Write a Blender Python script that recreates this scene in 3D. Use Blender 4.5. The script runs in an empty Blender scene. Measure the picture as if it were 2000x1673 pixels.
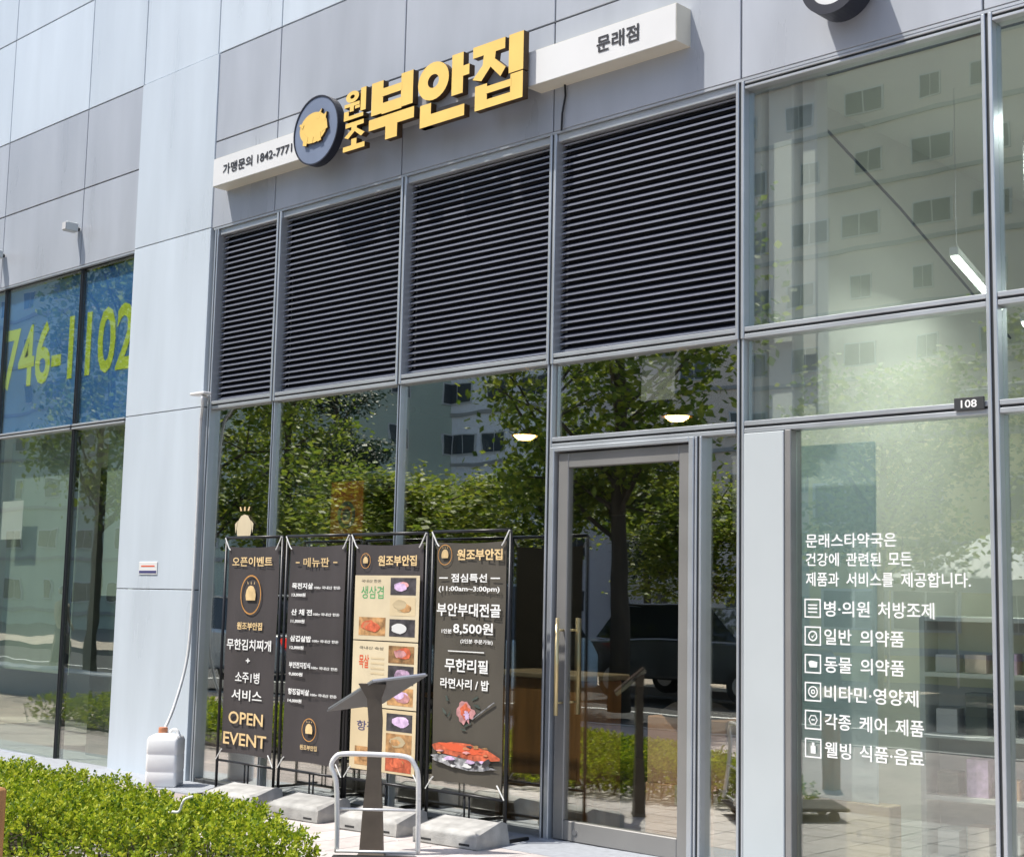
import bpy, math, random
from mathutils import Vector, Matrix
random.seed(7)
R = math.radians
S = bpy.context.scene
COL = S.collection

# ------------------------------------------------------------------ camera, sky, sun, exposure
cam_d = bpy.data.cameras.new('camera')
cam = bpy.data.objects.new('camera', cam_d); COL.objects.link(cam)
cam_d.sensor_width = 36.0
cam_d.lens = 50.276
cam_d.clip_start = 0.05
cam_d.clip_end = 1500
right = Vector((0.72227131, 0.6912925, 0.02094822))
up = Vector((0.06735467, -0.10045356, 0.99265927))
fwd = Vector((-0.68832223, 0.71555836, 0.1191165))
M = Matrix((right, up, -fwd)).transposed().to_4x4()
M.translation = Vector((0, -7.1075, 1.4389))
cam.matrix_world = M
S.camera = cam

SUN_EL, SUN_AZ = R(60), R(36)          # the sun stands high, in front of the facade and to its left
to_sun = Vector((-math.sin(SUN_AZ) * math.cos(SUN_EL), -math.cos(SUN_AZ) * math.cos(SUN_EL), math.sin(SUN_EL)))
world = bpy.data.worlds.new('World'); S.world = world
world.use_nodes = True
wn = world.node_tree; wn.nodes.clear()
sky = wn.nodes.new('ShaderNodeTexSky'); sky.sky_type = 'NISHITA'; sky.sun_disc = False
sky.sun_elevation = SUN_EL
sky.sun_rotation = math.atan2(to_sun.x, to_sun.y)
sky.air_density = 1.0; sky.dust_density = 1.6; sky.ozone_density = 1.2
bg = wn.nodes.new('ShaderNodeBackground'); bg.inputs['Strength'].default_value = 0.15
wo = wn.nodes.new('ShaderNodeOutputWorld')
wn.links.new(sky.outputs[0], bg.inputs[0]); wn.links.new(bg.outputs[0], wo.inputs[0])
sun_d = bpy.data.lights.new('sun', 'SUN'); sun_d.energy = 4.2; sun_d.angle = R(0.9); sun_d.color = (1.0, 0.95, 0.87)
sun = bpy.data.objects.new('sun', sun_d); COL.objects.link(sun)
sun.rotation_euler = to_sun.to_track_quat('Z', 'Y').to_euler()
sun.location = to_sun * 60
S.view_settings.view_transform = 'Standard'
S.view_settings.look = 'None'
S.view_settings.gamma = 1.0
S.view_settings.use_curve_mapping = False
S.view_settings.exposure = 0.5
S.cycles.use_denoising = True
S.cycles.max_bounces = 9
S.cycles.glossy_bounces = 4
S.cycles.transparent_max_bounces = 24
S.cycles.caustics_reflective = False
S.cycles.caustics_refractive = False

# ------------------------------------------------------------------ lettering (made first, while the scene is small)
_txt = {}
def text_mesh(body, bold=0.0):
    k = (body, bold)
    if k not in _txt:
        c = bpy.data.curves.new('lettering', 'FONT'); c.body = body; c.offset = bold
        c.resolution_u = 3
        o = bpy.data.objects.new('lettering', c); COL.objects.link(o)
        dg = bpy.context.evaluated_depsgraph_get()
        m = bpy.data.meshes.new_from_object(o.evaluated_get(dg), depsgraph=dg)
        vs = [(v.co.x, v.co.y) for v in m.vertices]; fs = [tuple(p.vertices) for p in m.polygons]
        x0 = min(v[0] for v in vs); x1 = max(v[0] for v in vs); y0 = min(v[1] for v in vs); y1 = max(v[1] for v in vs)
        _txt[k] = ([((a - x0) / (x1 - x0), (b - y0) / (y1 - y0)) for a, b in vs], fs, (x1 - x0) / (y1 - y0))
        bpy.data.objects.remove(o); bpy.data.meshes.remove(m); bpy.data.curves.remove(c)
    return _txt[k]

for b in ['가맹문의 1842-7771', '문래점', '746-1102', '오픈이벤트', '원조부안집', '무한김치찌개', '소주1병', '서비스', 'OPEN', 'EVENT',
          '메뉴판', '점심특선', '(11:00am~3:00pm)', '부안부대전골', '8,500원', '(2인분 주문가능)', '무한리필', '라면사리 / 밥', '1인분',
          '문래스타약국은', '건강에 관련된 모든', '제품과 서비스를 제공합니다.', '병·의원 처방조제', '일반 의약품', '동물 의약품',
          '비타민·영양제', '각종 케어 제품', '웰빙 식품·음료', '108', '+']:
    text_mesh(b, 0.015 if b not in ('746-1102', 'OPEN', 'EVENT') else 0.02)

# ------------------------------------------------------------------ materials
MAT = {}
def mat(name, col, rough=0.6, metal=0.0, var=0.0, scale=6.0, bump=0.0, bscale=40.0, spec=0.5, coat=0.0, emit=None, stretch=None):
    if name in MAT: return MAT[name]
    m = bpy.data.materials.new(name); m.use_nodes = True
    nt = m.node_tree; b = nt.nodes['Principled BSDF']
    b.inputs['Base Color'].default_value = (*col, 1); b.inputs['Roughness'].default_value = rough
    b.inputs['Metallic'].default_value = metal; b.inputs['Specular IOR Level'].default_value = spec
    b.inputs['Coat Weight'].default_value = coat
    tc = nt.nodes.new('ShaderNodeTexCoord'); mp = nt.nodes.new('ShaderNodeMapping')
    nt.links.new(tc.outputs['Object'], mp.inputs[0])
    if stretch: mp.inputs['Scale'].default_value = stretch
    if var:
        n = nt.nodes.new('ShaderNodeTexNoise'); n.inputs['Scale'].default_value = scale; n.inputs['Detail'].default_value = 6
        nt.links.new(mp.outputs[0], n.inputs['Vector'])
        r = nt.nodes.new('ShaderNodeMapRange'); r.inputs[1].default_value = 0.3; r.inputs[2].default_value = 0.7
        r.inputs[3].default_value = 1 - var; r.inputs[4].default_value = 1 + var
        nt.links.new(n.outputs['Fac'], r.inputs[0])
        oi = nt.nodes.new('ShaderNodeObjectInfo')
        r2 = nt.nodes.new('ShaderNodeMapRange'); r2.inputs[3].default_value = 1 - var * .6; r2.inputs[4].default_value = 1 + var * .6
        nt.links.new(oi.outputs['Random'], r2.inputs[0])
        mu = nt.nodes.new('ShaderNodeMath'); mu.operation = 'MULTIPLY'
        nt.links.new(r.outputs[0], mu.inputs[0]); nt.links.new(r2.outputs[0], mu.inputs[1])
        vm = nt.nodes.new('ShaderNodeVectorMath'); vm.operation = 'SCALE'; vm.inputs[0].default_value = col
        nt.links.new(mu.outputs[0], vm.inputs['Scale']); nt.links.new(vm.outputs[0], b.inputs['Base Color'])
        r3 = nt.nodes.new('ShaderNodeMapRange'); r3.inputs[3].default_value = max(.02, rough - .1); r3.inputs[4].default_value = min(1, rough + .1)
        nt.links.new(n.outputs['Fac'], r3.inputs[0]); nt.links.new(r3.outputs[0], b.inputs['Roughness'])
    if bump:
        n2 = nt.nodes.new('ShaderNodeTexNoise'); n2.inputs['Scale'].default_value = bscale; n2.inputs['Detail'].default_value = 4
        nt.links.new(mp.outputs[0], n2.inputs['Vector'])
        bp = nt.nodes.new('ShaderNodeBump'); bp.inputs['Strength'].default_value = bump; bp.inputs['Distance'].default_value = 0.01
        nt.links.new(n2.outputs['Fac'], bp.inputs['Height']); nt.links.new(bp.outputs[0], b.inputs['Normal'])
    if emit:
        b.inputs['Emission Color'].default_value = (*emit[:3], 1); b.inputs['Emission Strength'].default_value = emit[3]
    MAT[name] = m
    return m

def glass_mat(name, tint, r0, r1, refl=(1, 1, 1), wave=0.02):
    m = bpy.data.materials.new(name); m.use_nodes = True; nt = m.node_tree; nt.nodes.clear()
    out = nt.nodes.new('ShaderNodeOutputMaterial'); mx = nt.nodes.new('ShaderNodeMixShader')
    t = nt.nodes.new('ShaderNodeBsdfTransparent'); t.inputs[0].default_value = (*tint, 1)
    g = nt.nodes.new('ShaderNodeBsdfGlossy'); g.inputs['Roughness'].default_value = 0.0; g.inputs[0].default_value = (*refl, 1)
    lw = nt.nodes.new('ShaderNodeLayerWeight'); lw.inputs[0].default_value = 0.35
    mr = nt.nodes.new('ShaderNodeMapRange'); mr.inputs[3].default_value = r0; mr.inputs[4].default_value = r1
    nt.links.new(lw.outputs['Facing'], mr.inputs[0]); nt.links.new(mr.outputs[0], mx.inputs[0])
    tc = nt.nodes.new('ShaderNodeTexCoord'); n = nt.nodes.new('ShaderNodeTexNoise'); n.inputs['Scale'].default_value = 1.7; n.inputs['Detail'].default_value = 1.5
    oi = nt.nodes.new('ShaderNodeObjectInfo'); n.noise_dimensions = '4D'
    ml = nt.nodes.new('ShaderNodeMath'); ml.operation = 'MULTIPLY'; ml.inputs[1].default_value = 37
    nt.links.new(oi.outputs['Random'], ml.inputs[0]); nt.links.new(ml.outputs[0], n.inputs['W'])
    nt.links.new(tc.outputs['Object'], n.inputs['Vector'])
    bp = nt.nodes.new('ShaderNodeBump'); bp.inputs['Strength'].default_value = wave; bp.inputs['Distance'].default_value = 0.05
    nt.links.new(n.outputs['Fac'], bp.inputs['Height']); nt.links.new(bp.outputs[0], g.inputs['Normal'])
    nt.links.new(t.outputs[0], mx.inputs[1]); nt.links.new(g.outputs[0], mx.inputs[2]); nt.links.new(mx.outputs[0], out.inputs[0])
    MAT[name] = m
    return m

def leaf_mat(name, c1, c2, c3, trans=0.35, rough=0.5):
    m = bpy.data.materials.new(name); m.use_nodes = True; nt = m.node_tree
    b = nt.nodes['Principled BSDF']; out = nt.nodes['Material Output']
    geo = nt.nodes.new('ShaderNodeNewGeometry'); cr = nt.nodes.new('ShaderNodeValToRGB')
    cr.color_ramp.elements[0].color = (*c1, 1); cr.color_ramp.elements[1].color = (*c3, 1)
    e = cr.color_ramp.elements.new(0.5); e.color = (*c2, 1)
    nt.links.new(geo.outputs['Random Per Island'], cr.inputs[0])
    nt.links.new(cr.outputs[0], b.inputs['Base Color']); b.inputs['Roughness'].default_value = rough
    b.inputs['Specular IOR Level'].default_value = 0.35
    tr = nt.nodes.new('ShaderNodeBsdfTranslucent'); nt.links.new(cr.outputs[0], tr.inputs[0])
    mx = nt.nodes.new('ShaderNodeMixShader'); mx.inputs[0].default_value = trans
    nt.links.new(b.outputs[0], mx.inputs[1]); nt.links.new(tr.outputs[0], mx.inputs[2]); nt.links.new(mx.outputs[0], out.inputs[0])
    MAT[name] = m
    return m

def brick_mat(name, c1, c2, mortar, bw, bh, msize=0.006, rough=0.8, rot=0.0, offset=0.5):
    m = bpy.data.materials.new(name); m.use_nodes = True; nt = m.node_tree; b = nt.nodes['Principled BSDF']
    tc = nt.nodes.new('ShaderNodeTexCoord'); mp = nt.nodes.new('ShaderNodeMapping'); mp.inputs['Rotation'].default_value = (0, 0, rot)
    nt.links.new(tc.outputs['Object'], mp.inputs[0])
    br = nt.nodes.new('ShaderNodeTexBrick'); br.inputs['Color1'].default_value = (*c1, 1); br.inputs['Color2'].default_value = (*c2, 1)
    br.inputs['Mortar'].default_value = (*mortar, 1); br.inputs['Scale'].default_value = 1; br.inputs['Mortar Size'].default_value = msize
    br.inputs['Brick Width'].default_value = bw; br.inputs['Row Height'].default_value = bh; br.offset = offset
    nt.links.new(mp.outputs[0], br.inputs['Vector'])
    n = nt.nodes.new('ShaderNodeTexNoise'); n.inputs['Scale'].default_value = 0.9; n.inputs['Detail'].default_value = 8
    nt.links.new(tc.outputs['Object'], n.inputs['Vector'])
    r = nt.nodes.new('ShaderNodeMapRange'); r.inputs[1].default_value = .3; r.inputs[2].default_value = .7; r.inputs[3].default_value = .82; r.inputs[4].default_value = 1.12
    nt.links.new(n.outputs['Fac'], r.inputs[0])
    vm = nt.nodes.new('ShaderNodeVectorMath'); vm.operation = 'SCALE'
    nt.links.new(br.outputs['Color'], vm.inputs[0]); nt.links.new(r.outputs[0], vm.inputs['Scale']); nt.links.new(vm.outputs[0], b.inputs['Base Color'])
    b.inputs['Roughness'].default_value = rough
    bp = nt.nodes.new('ShaderNodeBump'); bp.inputs['Strength'].default_value = .4; bp.inputs['Distance'].default_value = .004; bp.invert = True
    nt.links.new(br.outputs['Fac'], bp.inputs['Height']); nt.links.new(bp.outputs[0], b.inputs['Normal'])
    MAT[name] = m
    return m

mat('panel_grey', (.385, .41, .45), .30, 0, .10, 1.6, .05, 1.1, spec=.6, stretch=(1.6, 1, .35))
mat('panel_white', (.53, .59, .645), .30, 0, .075, 1.6, .04, 1.1, spec=.6, stretch=(1.8, 1, .3))
mat('pilaster_grey', (.46, .50, .51), .42, 0, .05, .9)
mat('backing', (.03, .032, .036), .8)
mat('alu', (.52, .55, .58), .35, .55, .06, 3)
mat('alu_dark', (.045, .048, .05), .5, .2)
mat('door_metal', (.27, .265, .255), .42, .35, .05, 3)
mat('slat_lip', (.33, .35, .42), .4, .3, .05, 2)
mat('slat_blade', (.012, .014, .024), .9, spec=.08)  # shade of the gaps between slats put into the blade colour
mat('rest_wall', (.045, .048, .05), .8, 0, .2, 2)
mat('rest_floor', (.10, .09, .08), .5, 0, .2, 2)
mat('white_paint', (.74, .77, .74), .7, 0, .03, 1)
mat('pharm_wall', (.66, .68, .61), .75, 0, .07, .9)
mat('pharm_floor', (.42, .42, .40), .4, 0, .1, 2)
mat('pale_cyan', (.76, .84, .86), .5, 0, .03, 1)
mat('wood', (.50, .25, .085), .5, 0, .25, 3, .15, 30, stretch=(6, 6, .6))
mat('wood_pale', (.52, .42, .26), .55, 0, .15, 3, stretch=(.6, 6, 6))
mat('gold', (.84, .56, .15), .45, 0, .04, 5)
mat('gold_side', (.06, .032, .012), .6)  # dark shade on the letter sides put into their colour
mat('gold_print', (.72, .52, .26), .7, 0, .22, 9)
mat('orange_print', (.62, .30, .08), .7, 0, .2, 9)
mat('white_print', (.82, .82, .80), .7)
mat('grey_print', (.5, .5, .5), .7)
mat('black_print', (.02, .02, .025), .6)
mat('disc_face', (.20, .24, .33), .35, .1, .05, 4)
mat('disc_rim', (.012, .014, .025), .5)
mat('sign_white', (.70, .70, .69), .45, 0, .03, 2)
mat('sign_edge', (.70, .67, .56), .5, 0, .05, 2)
mat('rail', (.36, .36, .37), .45, .2, .06, 2)
mat('banner_dark', (.060, .052, .053), .6, 0, .18, 3, .6, 4, stretch=(1, 1, .45))
mat('banner_brown', (.075, .066, .052), .6, 0, .18, 3, .6, 4, stretch=(1, 1, .45))
mat('banner_beige', (.66, .56, .38), .75, 0, .08, 4)
mat('banner_beige_b', (.62, .50, .31), .75, 0, .08, 4)
mat('frame_black', (.018, .018, .02), .38, .3, .1, 5)
mat('cord_white', (.75, .75, .72), .7)
mat('concrete', (.38, .375, .355), .85, 0, .24, 9, .3, 90)
mat('slot_dark', (.03, .03, .03), .9)
mat('plastic_white', (.84, .84, .83), .38, 0, .04, 6)
mat('cap_orange', (.55, .22, .11), .5)
mat('tube_white', (.78, .77, .75), .3, .1, .06, 14)
mat('post_brown', (.11, .088, .066), .55, .2, .2, 7)
mat('plate_grey', (.15, .15, .15), .42, .5, .1, 5)
mat('brass', (.66, .54, .30), .3, .75)
mat('rubber', (.02, .02, .02), .7)
mat('steel', (.5, .5, .5), .3, .9)
mat('blue_grey', (.32, .34, .37), .75, 0, .12, 20, .1, 120)
mat('tile', (.50, .46, .44), .8, 0, .13, 9, .2, 120)
mat('soil', (.06, .045, .03), .95, 0, .3, 12, .5, 30)
mat('bark', (.075, .06, .045), .9, 0, .3, 8, .6, 22, stretch=(1, 1, .25))
mat('asphalt', (.055, .055, .057), .9, 0, .2, 6, .3, 150)
mat('kerb', (.36, .35, .34), .8, 0, .1, 9)
mat('road_paint', (.72, .72, .70), .7, 0, .1, 9)
mat('ground', (.20, .19, .17), .9, 0, .15, .5)
mat('blue_film', (.08, .27, .74), .5, 0, .30, .9)
mat('lime_print', (.76, .90, .10), .5)
mat('poster_orange', (.75, .24, .04), .6, 0, .1, 6)
mat('poster_navy', (.05, .05, .16), .6)
mat('paper', (.78, .80, .72), .8, 0, .04, 6)
mat('hood', (.10, .125, .11), .4, .3, .2, 2)
mat('cardboard', (.66, .38, .22), .85, 0, .15, 5)
mat('dark_cloth', (.035, .03, .03), .8)
mat('lamp_warm', (.9, .6, .3), .5, emit=(1, .62, .22, 14))
mat('lamp_white', (.9, .9, .9), .5, emit=(.93, 1, .96, 9))
mat('lamp_shade', (.22, .10, .04), .5)
mat('apt_beige', (.74, .62, .54), .9, 0, .06, .3)
mat('apt_white', (.82, .81, .86), .9, 0, .05, .3)
mat('apt_yellow', (.78, .68, .30), .9, 0, .06, .3)
mat('office_green', (.46, .52, .44), .6, 0, .06, .3)
mat('pink_grey', (.62, .52, .53), .7, 0, .08, 3)
mat('blind', (.34, .41, .34), .8, 0, .08, 1.2, stretch=(3, 1, .4))
mat('win_dark', (.06, .07, .08), .15)
mat('win_frame', (.55, .55, .55), .6)
mat('car_black', (.05, .056, .058), .25, 0, coat=1)
mat('car_silver', (.42, .43, .45), .3, .5, coat=1)
mat('truck_blue', (.48, .62, .72), .35, 0, coat=1)
mat('car_glass', (.02, .025, .03), .05)
mat('lamp_red', (.6, .02, .02), .3, emit=(1, .05, .03, .6))
mat('skin', (.5, .32, .24), .6); mat('shirt', (.45, .40, .30), .8); mat('trousers', (.08, .08, .10), .8)
mat('tent_white', (.80, .80, .82), .7)
mat('meat_pink', (.62, .30, .30), .7, 0, .4, 22); mat('meat_red', (.50, .11, .05), .6, 0, .5, 26); mat('meat_purple', (.42, .28, .40), .7, 0, .5, 30)
mat('food_brown', (.40, .22, .09), .7, 0, .5, 24); mat('food_dark', (.05, .045, .05), .6, 0, .6, 20); mat('ash_grey', (.35, .35, .36), .7, 0, .8, 26)
mat('leaf_green_print', (.12, .42, .16), .7, 0, .2, 20); mat('red_print', (.68, .11, .04), .7); mat('lilac_print', (.62, .45, .66), .7, 0, .3, 24)
glass_mat('glass_rest', (.95, .96, .94), .34, .72, (.98, 1, .94))
glass_mat('glass_door', (.95, .96, .94), .20, .56, (.97, 1, .95))
glass_mat('glass_pharm', (.93, .95, .925), .17, .46, (.95, 1, .96), .012)
glass_mat('glass_left', (.93, .96, .93), .13, .42, (.95, 1, .95), .03)
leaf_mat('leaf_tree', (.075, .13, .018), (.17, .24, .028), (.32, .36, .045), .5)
leaf_mat('leaf_tree_pale', (.10, .16, .02), (.20, .27, .03), (.35, .37, .05), .5)
leaf_mat('leaf_pine', (.015, .04, .018), (.028, .06, .028), (.05, .085, .035), .15)
leaf_mat('leaf_hedge', (.06, .13, .012), (.31, .41, .014), (.56, .58, .05), .4)
_m = MAT['pale_cyan']; _nt = _m.node_tree; _t = _nt.nodes.new('ShaderNodeBsdfTranslucent'); _t.inputs[0].default_value = (.8, .9, .92, 1)
_x = _nt.nodes.new('ShaderNodeMixShader'); _x.inputs[0].default_value = .55
_nt.links.new(_nt.nodes['Principled BSDF'].outputs[0], _x.inputs[1]); _nt.links.new(_t.outputs[0], _x.inputs[2]); _nt.links.new(_x.outputs[0], _nt.nodes['Material Output'].inputs[0])
brick_mat('pavers', (.44, .37, .35), (.36, .31, .30), (.22, .20, .19), .30, .15, .006)
brick_mat('plaza', (.48, .40, .32), (.42, .35, .28), (.28, .24, .2), .6, .6, .012, offset=0)

# ------------------------------------------------------------------ mesh helpers
class MB:
    def __init__(s): s.v = []; s.f = []; s.m = []
    def add(s, vs, fs, mi=0):
        b = len(s.v); s.v += [tuple(v) for v in vs]
        for f in fs: s.f.append(tuple(b + i for i in f)); s.m.append(mi)
        return s
    def box(s, x0, x1, y0, y1, z0, z1, mi=0):
        vs = [(x, y, z) for z in (z0, z1) for y in (y0, y1) for x in (x0, x1)]
        return s.add(vs, [(0, 2, 3, 1), (4, 5, 7, 6), (0, 1, 5, 4), (2, 6, 7, 3), (0, 4, 6, 2), (1, 3, 7, 5)], mi)
    def bbox(s, x0, x1, y0, y1, z0, z1, c=.01, mi=0):
        # box with chamfered edges
        b = len(s.v)
        vs = []
        for sx in (0, 1):
            for sy in (0, 1):
                for sz in (0, 1):
                    X, Y, Z = (x0, x1)[sx], (y0, y1)[sy], (z0, z1)[sz]
                    dx, dy, dz = (c, -c)[sx], (c, -c)[sy], (c, -c)[sz]
                    vs += [(X, Y + dy, Z + dz), (X + dx, Y, Z + dz), (X + dx, Y + dy, Z)]
        idx = lambda sx, sy, sz, k: (sx * 4 + sy * 2 + sz) * 3 + k
        fs = []
        fs.append([idx(0, 0, 0, 0), idx(0, 0, 1, 0), idx(0, 1, 1, 0), idx(0, 1, 0, 0)])
        fs.append([idx(1, 0, 0, 0), idx(1, 1, 0, 0), idx(1, 1, 1, 0), idx(1, 0, 1, 0)])
        fs.append([idx(0, 0, 0, 1), idx(1, 0, 0, 1), idx(1, 0, 1, 1), idx(0, 0, 1, 1)])
        fs.append([idx(0, 1, 0, 1), idx(0, 1, 1, 1), idx(1, 1, 1, 1), idx(1, 1, 0, 1)])
        fs.append([idx(0, 0, 0, 2), idx(0, 1, 0, 2), idx(1, 1, 0, 2), idx(1, 0, 0, 2)])
        fs.append([idx(0, 0, 1, 2), idx(1, 0, 1, 2), idx(1, 1, 1, 2), idx(0, 1, 1, 2)])
        for a in (0, 1):
            for d in (0, 1):
                fs.append([idx(0, a, d, 1), idx(1, a, d, 1), idx(1, a, d, 2), idx(0, a, d, 2)])
                fs.append([idx(a, 0, d, 0), idx(a, 1, d, 0), idx(a, 1, d, 2), idx(a, 0, d, 2)])
                fs.append([idx(a, d, 0, 0), idx(a, d, 1, 0), idx(a, d, 1, 1), idx(a, d, 0, 1)])
        for sx in (0, 1):
            for sy in (0, 1):
                for sz in (0, 1): fs.append([idx(sx, sy, sz, 0), idx(sx, sy, sz, 1), idx(sx, sy, sz, 2)])
        return s.add(vs, fs, mi)
    def prism(s, poly, y0, y1, mi=0, ms=None):
        # polygon in (x, z), front face at y0 (towards the street), back at y1
        n = len(poly); ms = mi if ms is None else ms
        area = sum(poly[i][0] * poly[(i + 1) % n][1] - poly[(i + 1) % n][0] * poly[i][1] for i in range(n))
        if area < 0: poly = poly[::-1]
        b = len(s.v)
        s.v += [(x, y0, z) for x, z in poly] + [(x, y1, z) for x, z in poly]
        s.f.append(tuple(b + i for i in range(n))); s.m.append(mi)
        s.f.append(tuple(b + n + i for i in reversed(range(n)))); s.m.append(ms)
        for i in range(n):
            j = (i + 1) % n
            s.f.append((b + i, b + n + i, b + n + j, b + j)); s.m.append(ms)
        return s
    def ring(s, cx, cz, ro, ri, y0, y1, n=28, mi=0, ms=None, sx=1, sz=1):
        ms = mi if ms is None else ms
        b = len(s.v)
        for y in (y0, y1):
            for r in (ro, ri):
                for i in range(n):
                    a = 2 * math.pi * i / n; s.v.append((cx + r * math.cos(a) * sx, y, cz + r * math.sin(a) * sz))
        for i in range(n):
            j = (i + 1) % n
            O0, I0, O1, I1 = b, b + n, b + 2 * n, b + 3 * n
            for q, k in (((O0 + i, O0 + j, I0 + j, I0 + i), mi), ((O1 + i, I1 + i, I1 + j, O1 + j), ms), ((O0 + i, O1 + i, O1 + j, O0 + j), ms), ((I0 + i, I0 + j, I1 + j, I1 + i), ms)):
                s.f.append(q); s.m.append(k)
        return s
    def tube(s, pts, r, n=8, mi=0, caps=True):
        pts = [Vector(p) for p in pts]; b = len(s.v)
        rs = r if isinstance(r, (list, tuple)) else [r] * len(pts)
        ref = Vector((0.31, 0.17, 0.93)).normalized()
        for i, p in enumerate(pts):
            d = (pts[min(i + 1, len(pts) - 1)] - pts[max(i - 1, 0)]).normalized()
            u = d.cross(ref)
            if u.length < .05: u = d.cross(Vector((1, 0, 0)))
            u.normalize(); w = d.cross(u)
            for k in range(n):
                a = 2 * math.pi * k / n; s.v.append(tuple(p + (u * math.cos(a) + w * math.sin(a)) * rs[i]))
        for i in range(len(pts) - 1):
            for k in range(n):
                l = (k + 1) % n
                s.f.append((b + i * n + k, b + (i + 1) * n + k, b + (i + 1) * n + l, b + i * n + l)); s.m.append(mi)
        if caps:
            s.f.append(tuple(b + k for k in range(n))); s.m.append(mi)
            e = b + (len(pts) - 1) * n
            s.f.append(tuple(e + k for k in reversed(range(n)))); s.m.append(mi)
        return s
    def lathe(s, prof, n=20, cx=0, cy=0, mi=0):
        b = len(s.v)
        for r, z in prof:
            for k in range(n):
                a = 2 * math.pi * k / n; s.v.append((cx + r * math.cos(a), cy + r * math.sin(a), z))
        for i in range(len(prof) - 1):
            for k in range(n):
                l = (k + 1) % n
                s.f.append((b + i * n + k, b + i * n + l, b + (i + 1) * n + l, b + (i + 1) * n + k)); s.m.append(mi)
        return s
    def text(s, body, x0, x1, z0, z1, y, mi=0, bold=0.015, fit=True):
        vs, fs, asp = text_mesh(body, bold)
        return s.add([(x0 + u * (x1 - x0), y, z0 + w * (z1 - z0)) for u, w in vs], fs, mi)
    def mesh(s, name, mats):
        me = bpy.data.meshes.new(name); me.from_pydata(s.v, [], s.f)
        for m in mats: me.materials.append(MAT[m])
        if len(mats) > 1: me.polygons.foreach_set('material_index', s.m)
        me.update()
        return me

def obj(name, mb, mats, parent=None, loc=(0, 0, 0), rot=(0, 0, 0), smooth=False, kind=None):
    mats = [mats] if isinstance(mats, str) else mats
    me = mb if isinstance(mb, bpy.types.Mesh) else mb.mesh(name, mats)
    if smooth: me.polygons.foreach_set('use_smooth', [True] * len(me.polygons))
    o = bpy.data.objects.new(name, me); COL.objects.link(o)
    o.location = loc; o.rotation_euler = rot; o.parent = parent
    if kind: o['kind'] = kind
    return o
def tag(o, label, cat, group=None):
    o['label'] = label; o['category'] = cat
    if group: o['group'] = group
    return o
def thing(name, label, cat, loc=(0, 0, 0), rz=0, group=None):
    e = bpy.data.objects.new(name, None); COL.objects.link(e); e.location = loc; e.rotation_euler = (0, 0, rz)
    e.empty_display_size = .2
    return tag(e, label, cat, group)
def kids(o): return [c for c in bpy.data.objects if c.parent == o]
def dup(root, loc, rz=0, label=None, scale=None, swap=None):
    tree = [(root, None)]
    r = root.copy(); COL.objects.link(r); r.location = loc; r.rotation_euler = (0, 0, rz)
    if scale: r.scale = scale
    if label: r['label'] = label
    for ch in kids(root):
        c = ch.copy(); COL.objects.link(c); c.parent = r
        for g in kids(ch):
            d = g.copy(); COL.objects.link(d); d.parent = c
    return r
def struct(name, mb, mats, **k): return obj(name, mb, mats, kind='structure', **k)

def gz(x): return -0.10 + 0.010 * (max(-22.0, min(0.0, x)) + 6)
def sheet(x0, x1, y0, y1, dz, z0=None):
    mb = MB(); xs = sorted({x0, x1} | {b for b in (-22.0, 0.0) if x0 < b < x1})
    for a, b in zip(xs[:-1], xs[1:]):
        za, zb = (gz(a) + dz, gz(b) + dz)
        mb.add([(a, y0, za), (b, y0, zb), (b, y1, zb), (a, y1, za)], [(0, 1, 2, 3)])
    return mb
def slab(x0, x1, y0, y1, dz0, dz1):
    mb = MB(); xs = sorted({x0, x1} | {b for b in (-22.0, 0.0) if x0 < b < x1})
    for a, b in zip(xs[:-1], xs[1:]):
        vs = [(a, y0, gz(a) + dz0), (b, y0, gz(b) + dz0), (b, y1, gz(b) + dz0), (a, y1, gz(a) + dz0), (a, y0, gz(a) + dz1), (b, y0, gz(b) + dz1), (b, y1, gz(b) + dz1), (a, y1, gz(a) + dz1)]
        mb.add(vs, [(0, 3, 2, 1), (4, 5, 6, 7), (0, 1, 5, 4), (2, 3, 7, 6), (1, 2, 6, 5), (3, 0, 4, 7)])
    return mb

# ------------------------------------------------------------------ ground, pavement, road
struct('ground', sheet(-400, 400, -400, 400, -0.30), 'ground')
pav = struct('pavement', slab(-17.0, 30, -7.6, -0.46, -0.25, -0.012), 'pavers')
struct('plaza', slab(-60, -17.0, -7.6, 1.2, -0.25, -0.008), 'plaza')
strip = struct('base_border', slab(-17.0, 10, -0.46, 0.06, -0.25, 0.0), 'blue_grey')  # blue-grey strip along the foot of the facade
tb = MB(); tb.bbox(-.146, .146, -.146, .146, -.02, 0, .004)
tme = tb.mesh('tile', ['tile'])
ny = 0
for i in range(16):
    for j in range(7):
        x = -8.55 + .3 * i + .15; y = -.46 - .3 * j - .15
        if x > -4.2: continue
        t = obj('tile', tme, 'tile', pav, (x, y, gz(x) + random.uniform(-.0012, .0012)), (random.uniform(-.003, .003), random.uniform(-.003, .003) + -.010, 0))
struct('road', sheet(-120, 80, -15.6, -7.75, -0.16), 'asphalt')
struct('kerb', slab(-120, 80, -7.75, -7.6, -0.25, 0.0), 'kerb')
struct('far_pavement', slab(-120, 80, -19, -15.6, -0.25, 0.0), 'plaza')
for k in range(9):
    x = -7.2 + k * .95
    struct('crossing_stripe', slab(x, x + .5, -15.0, -8.2, -0.158, -0.152), 'road_paint')
struct('road_line', slab(-120, -9, -11.75, -11.6, -0.158, -0.152), 'road_paint')

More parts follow.
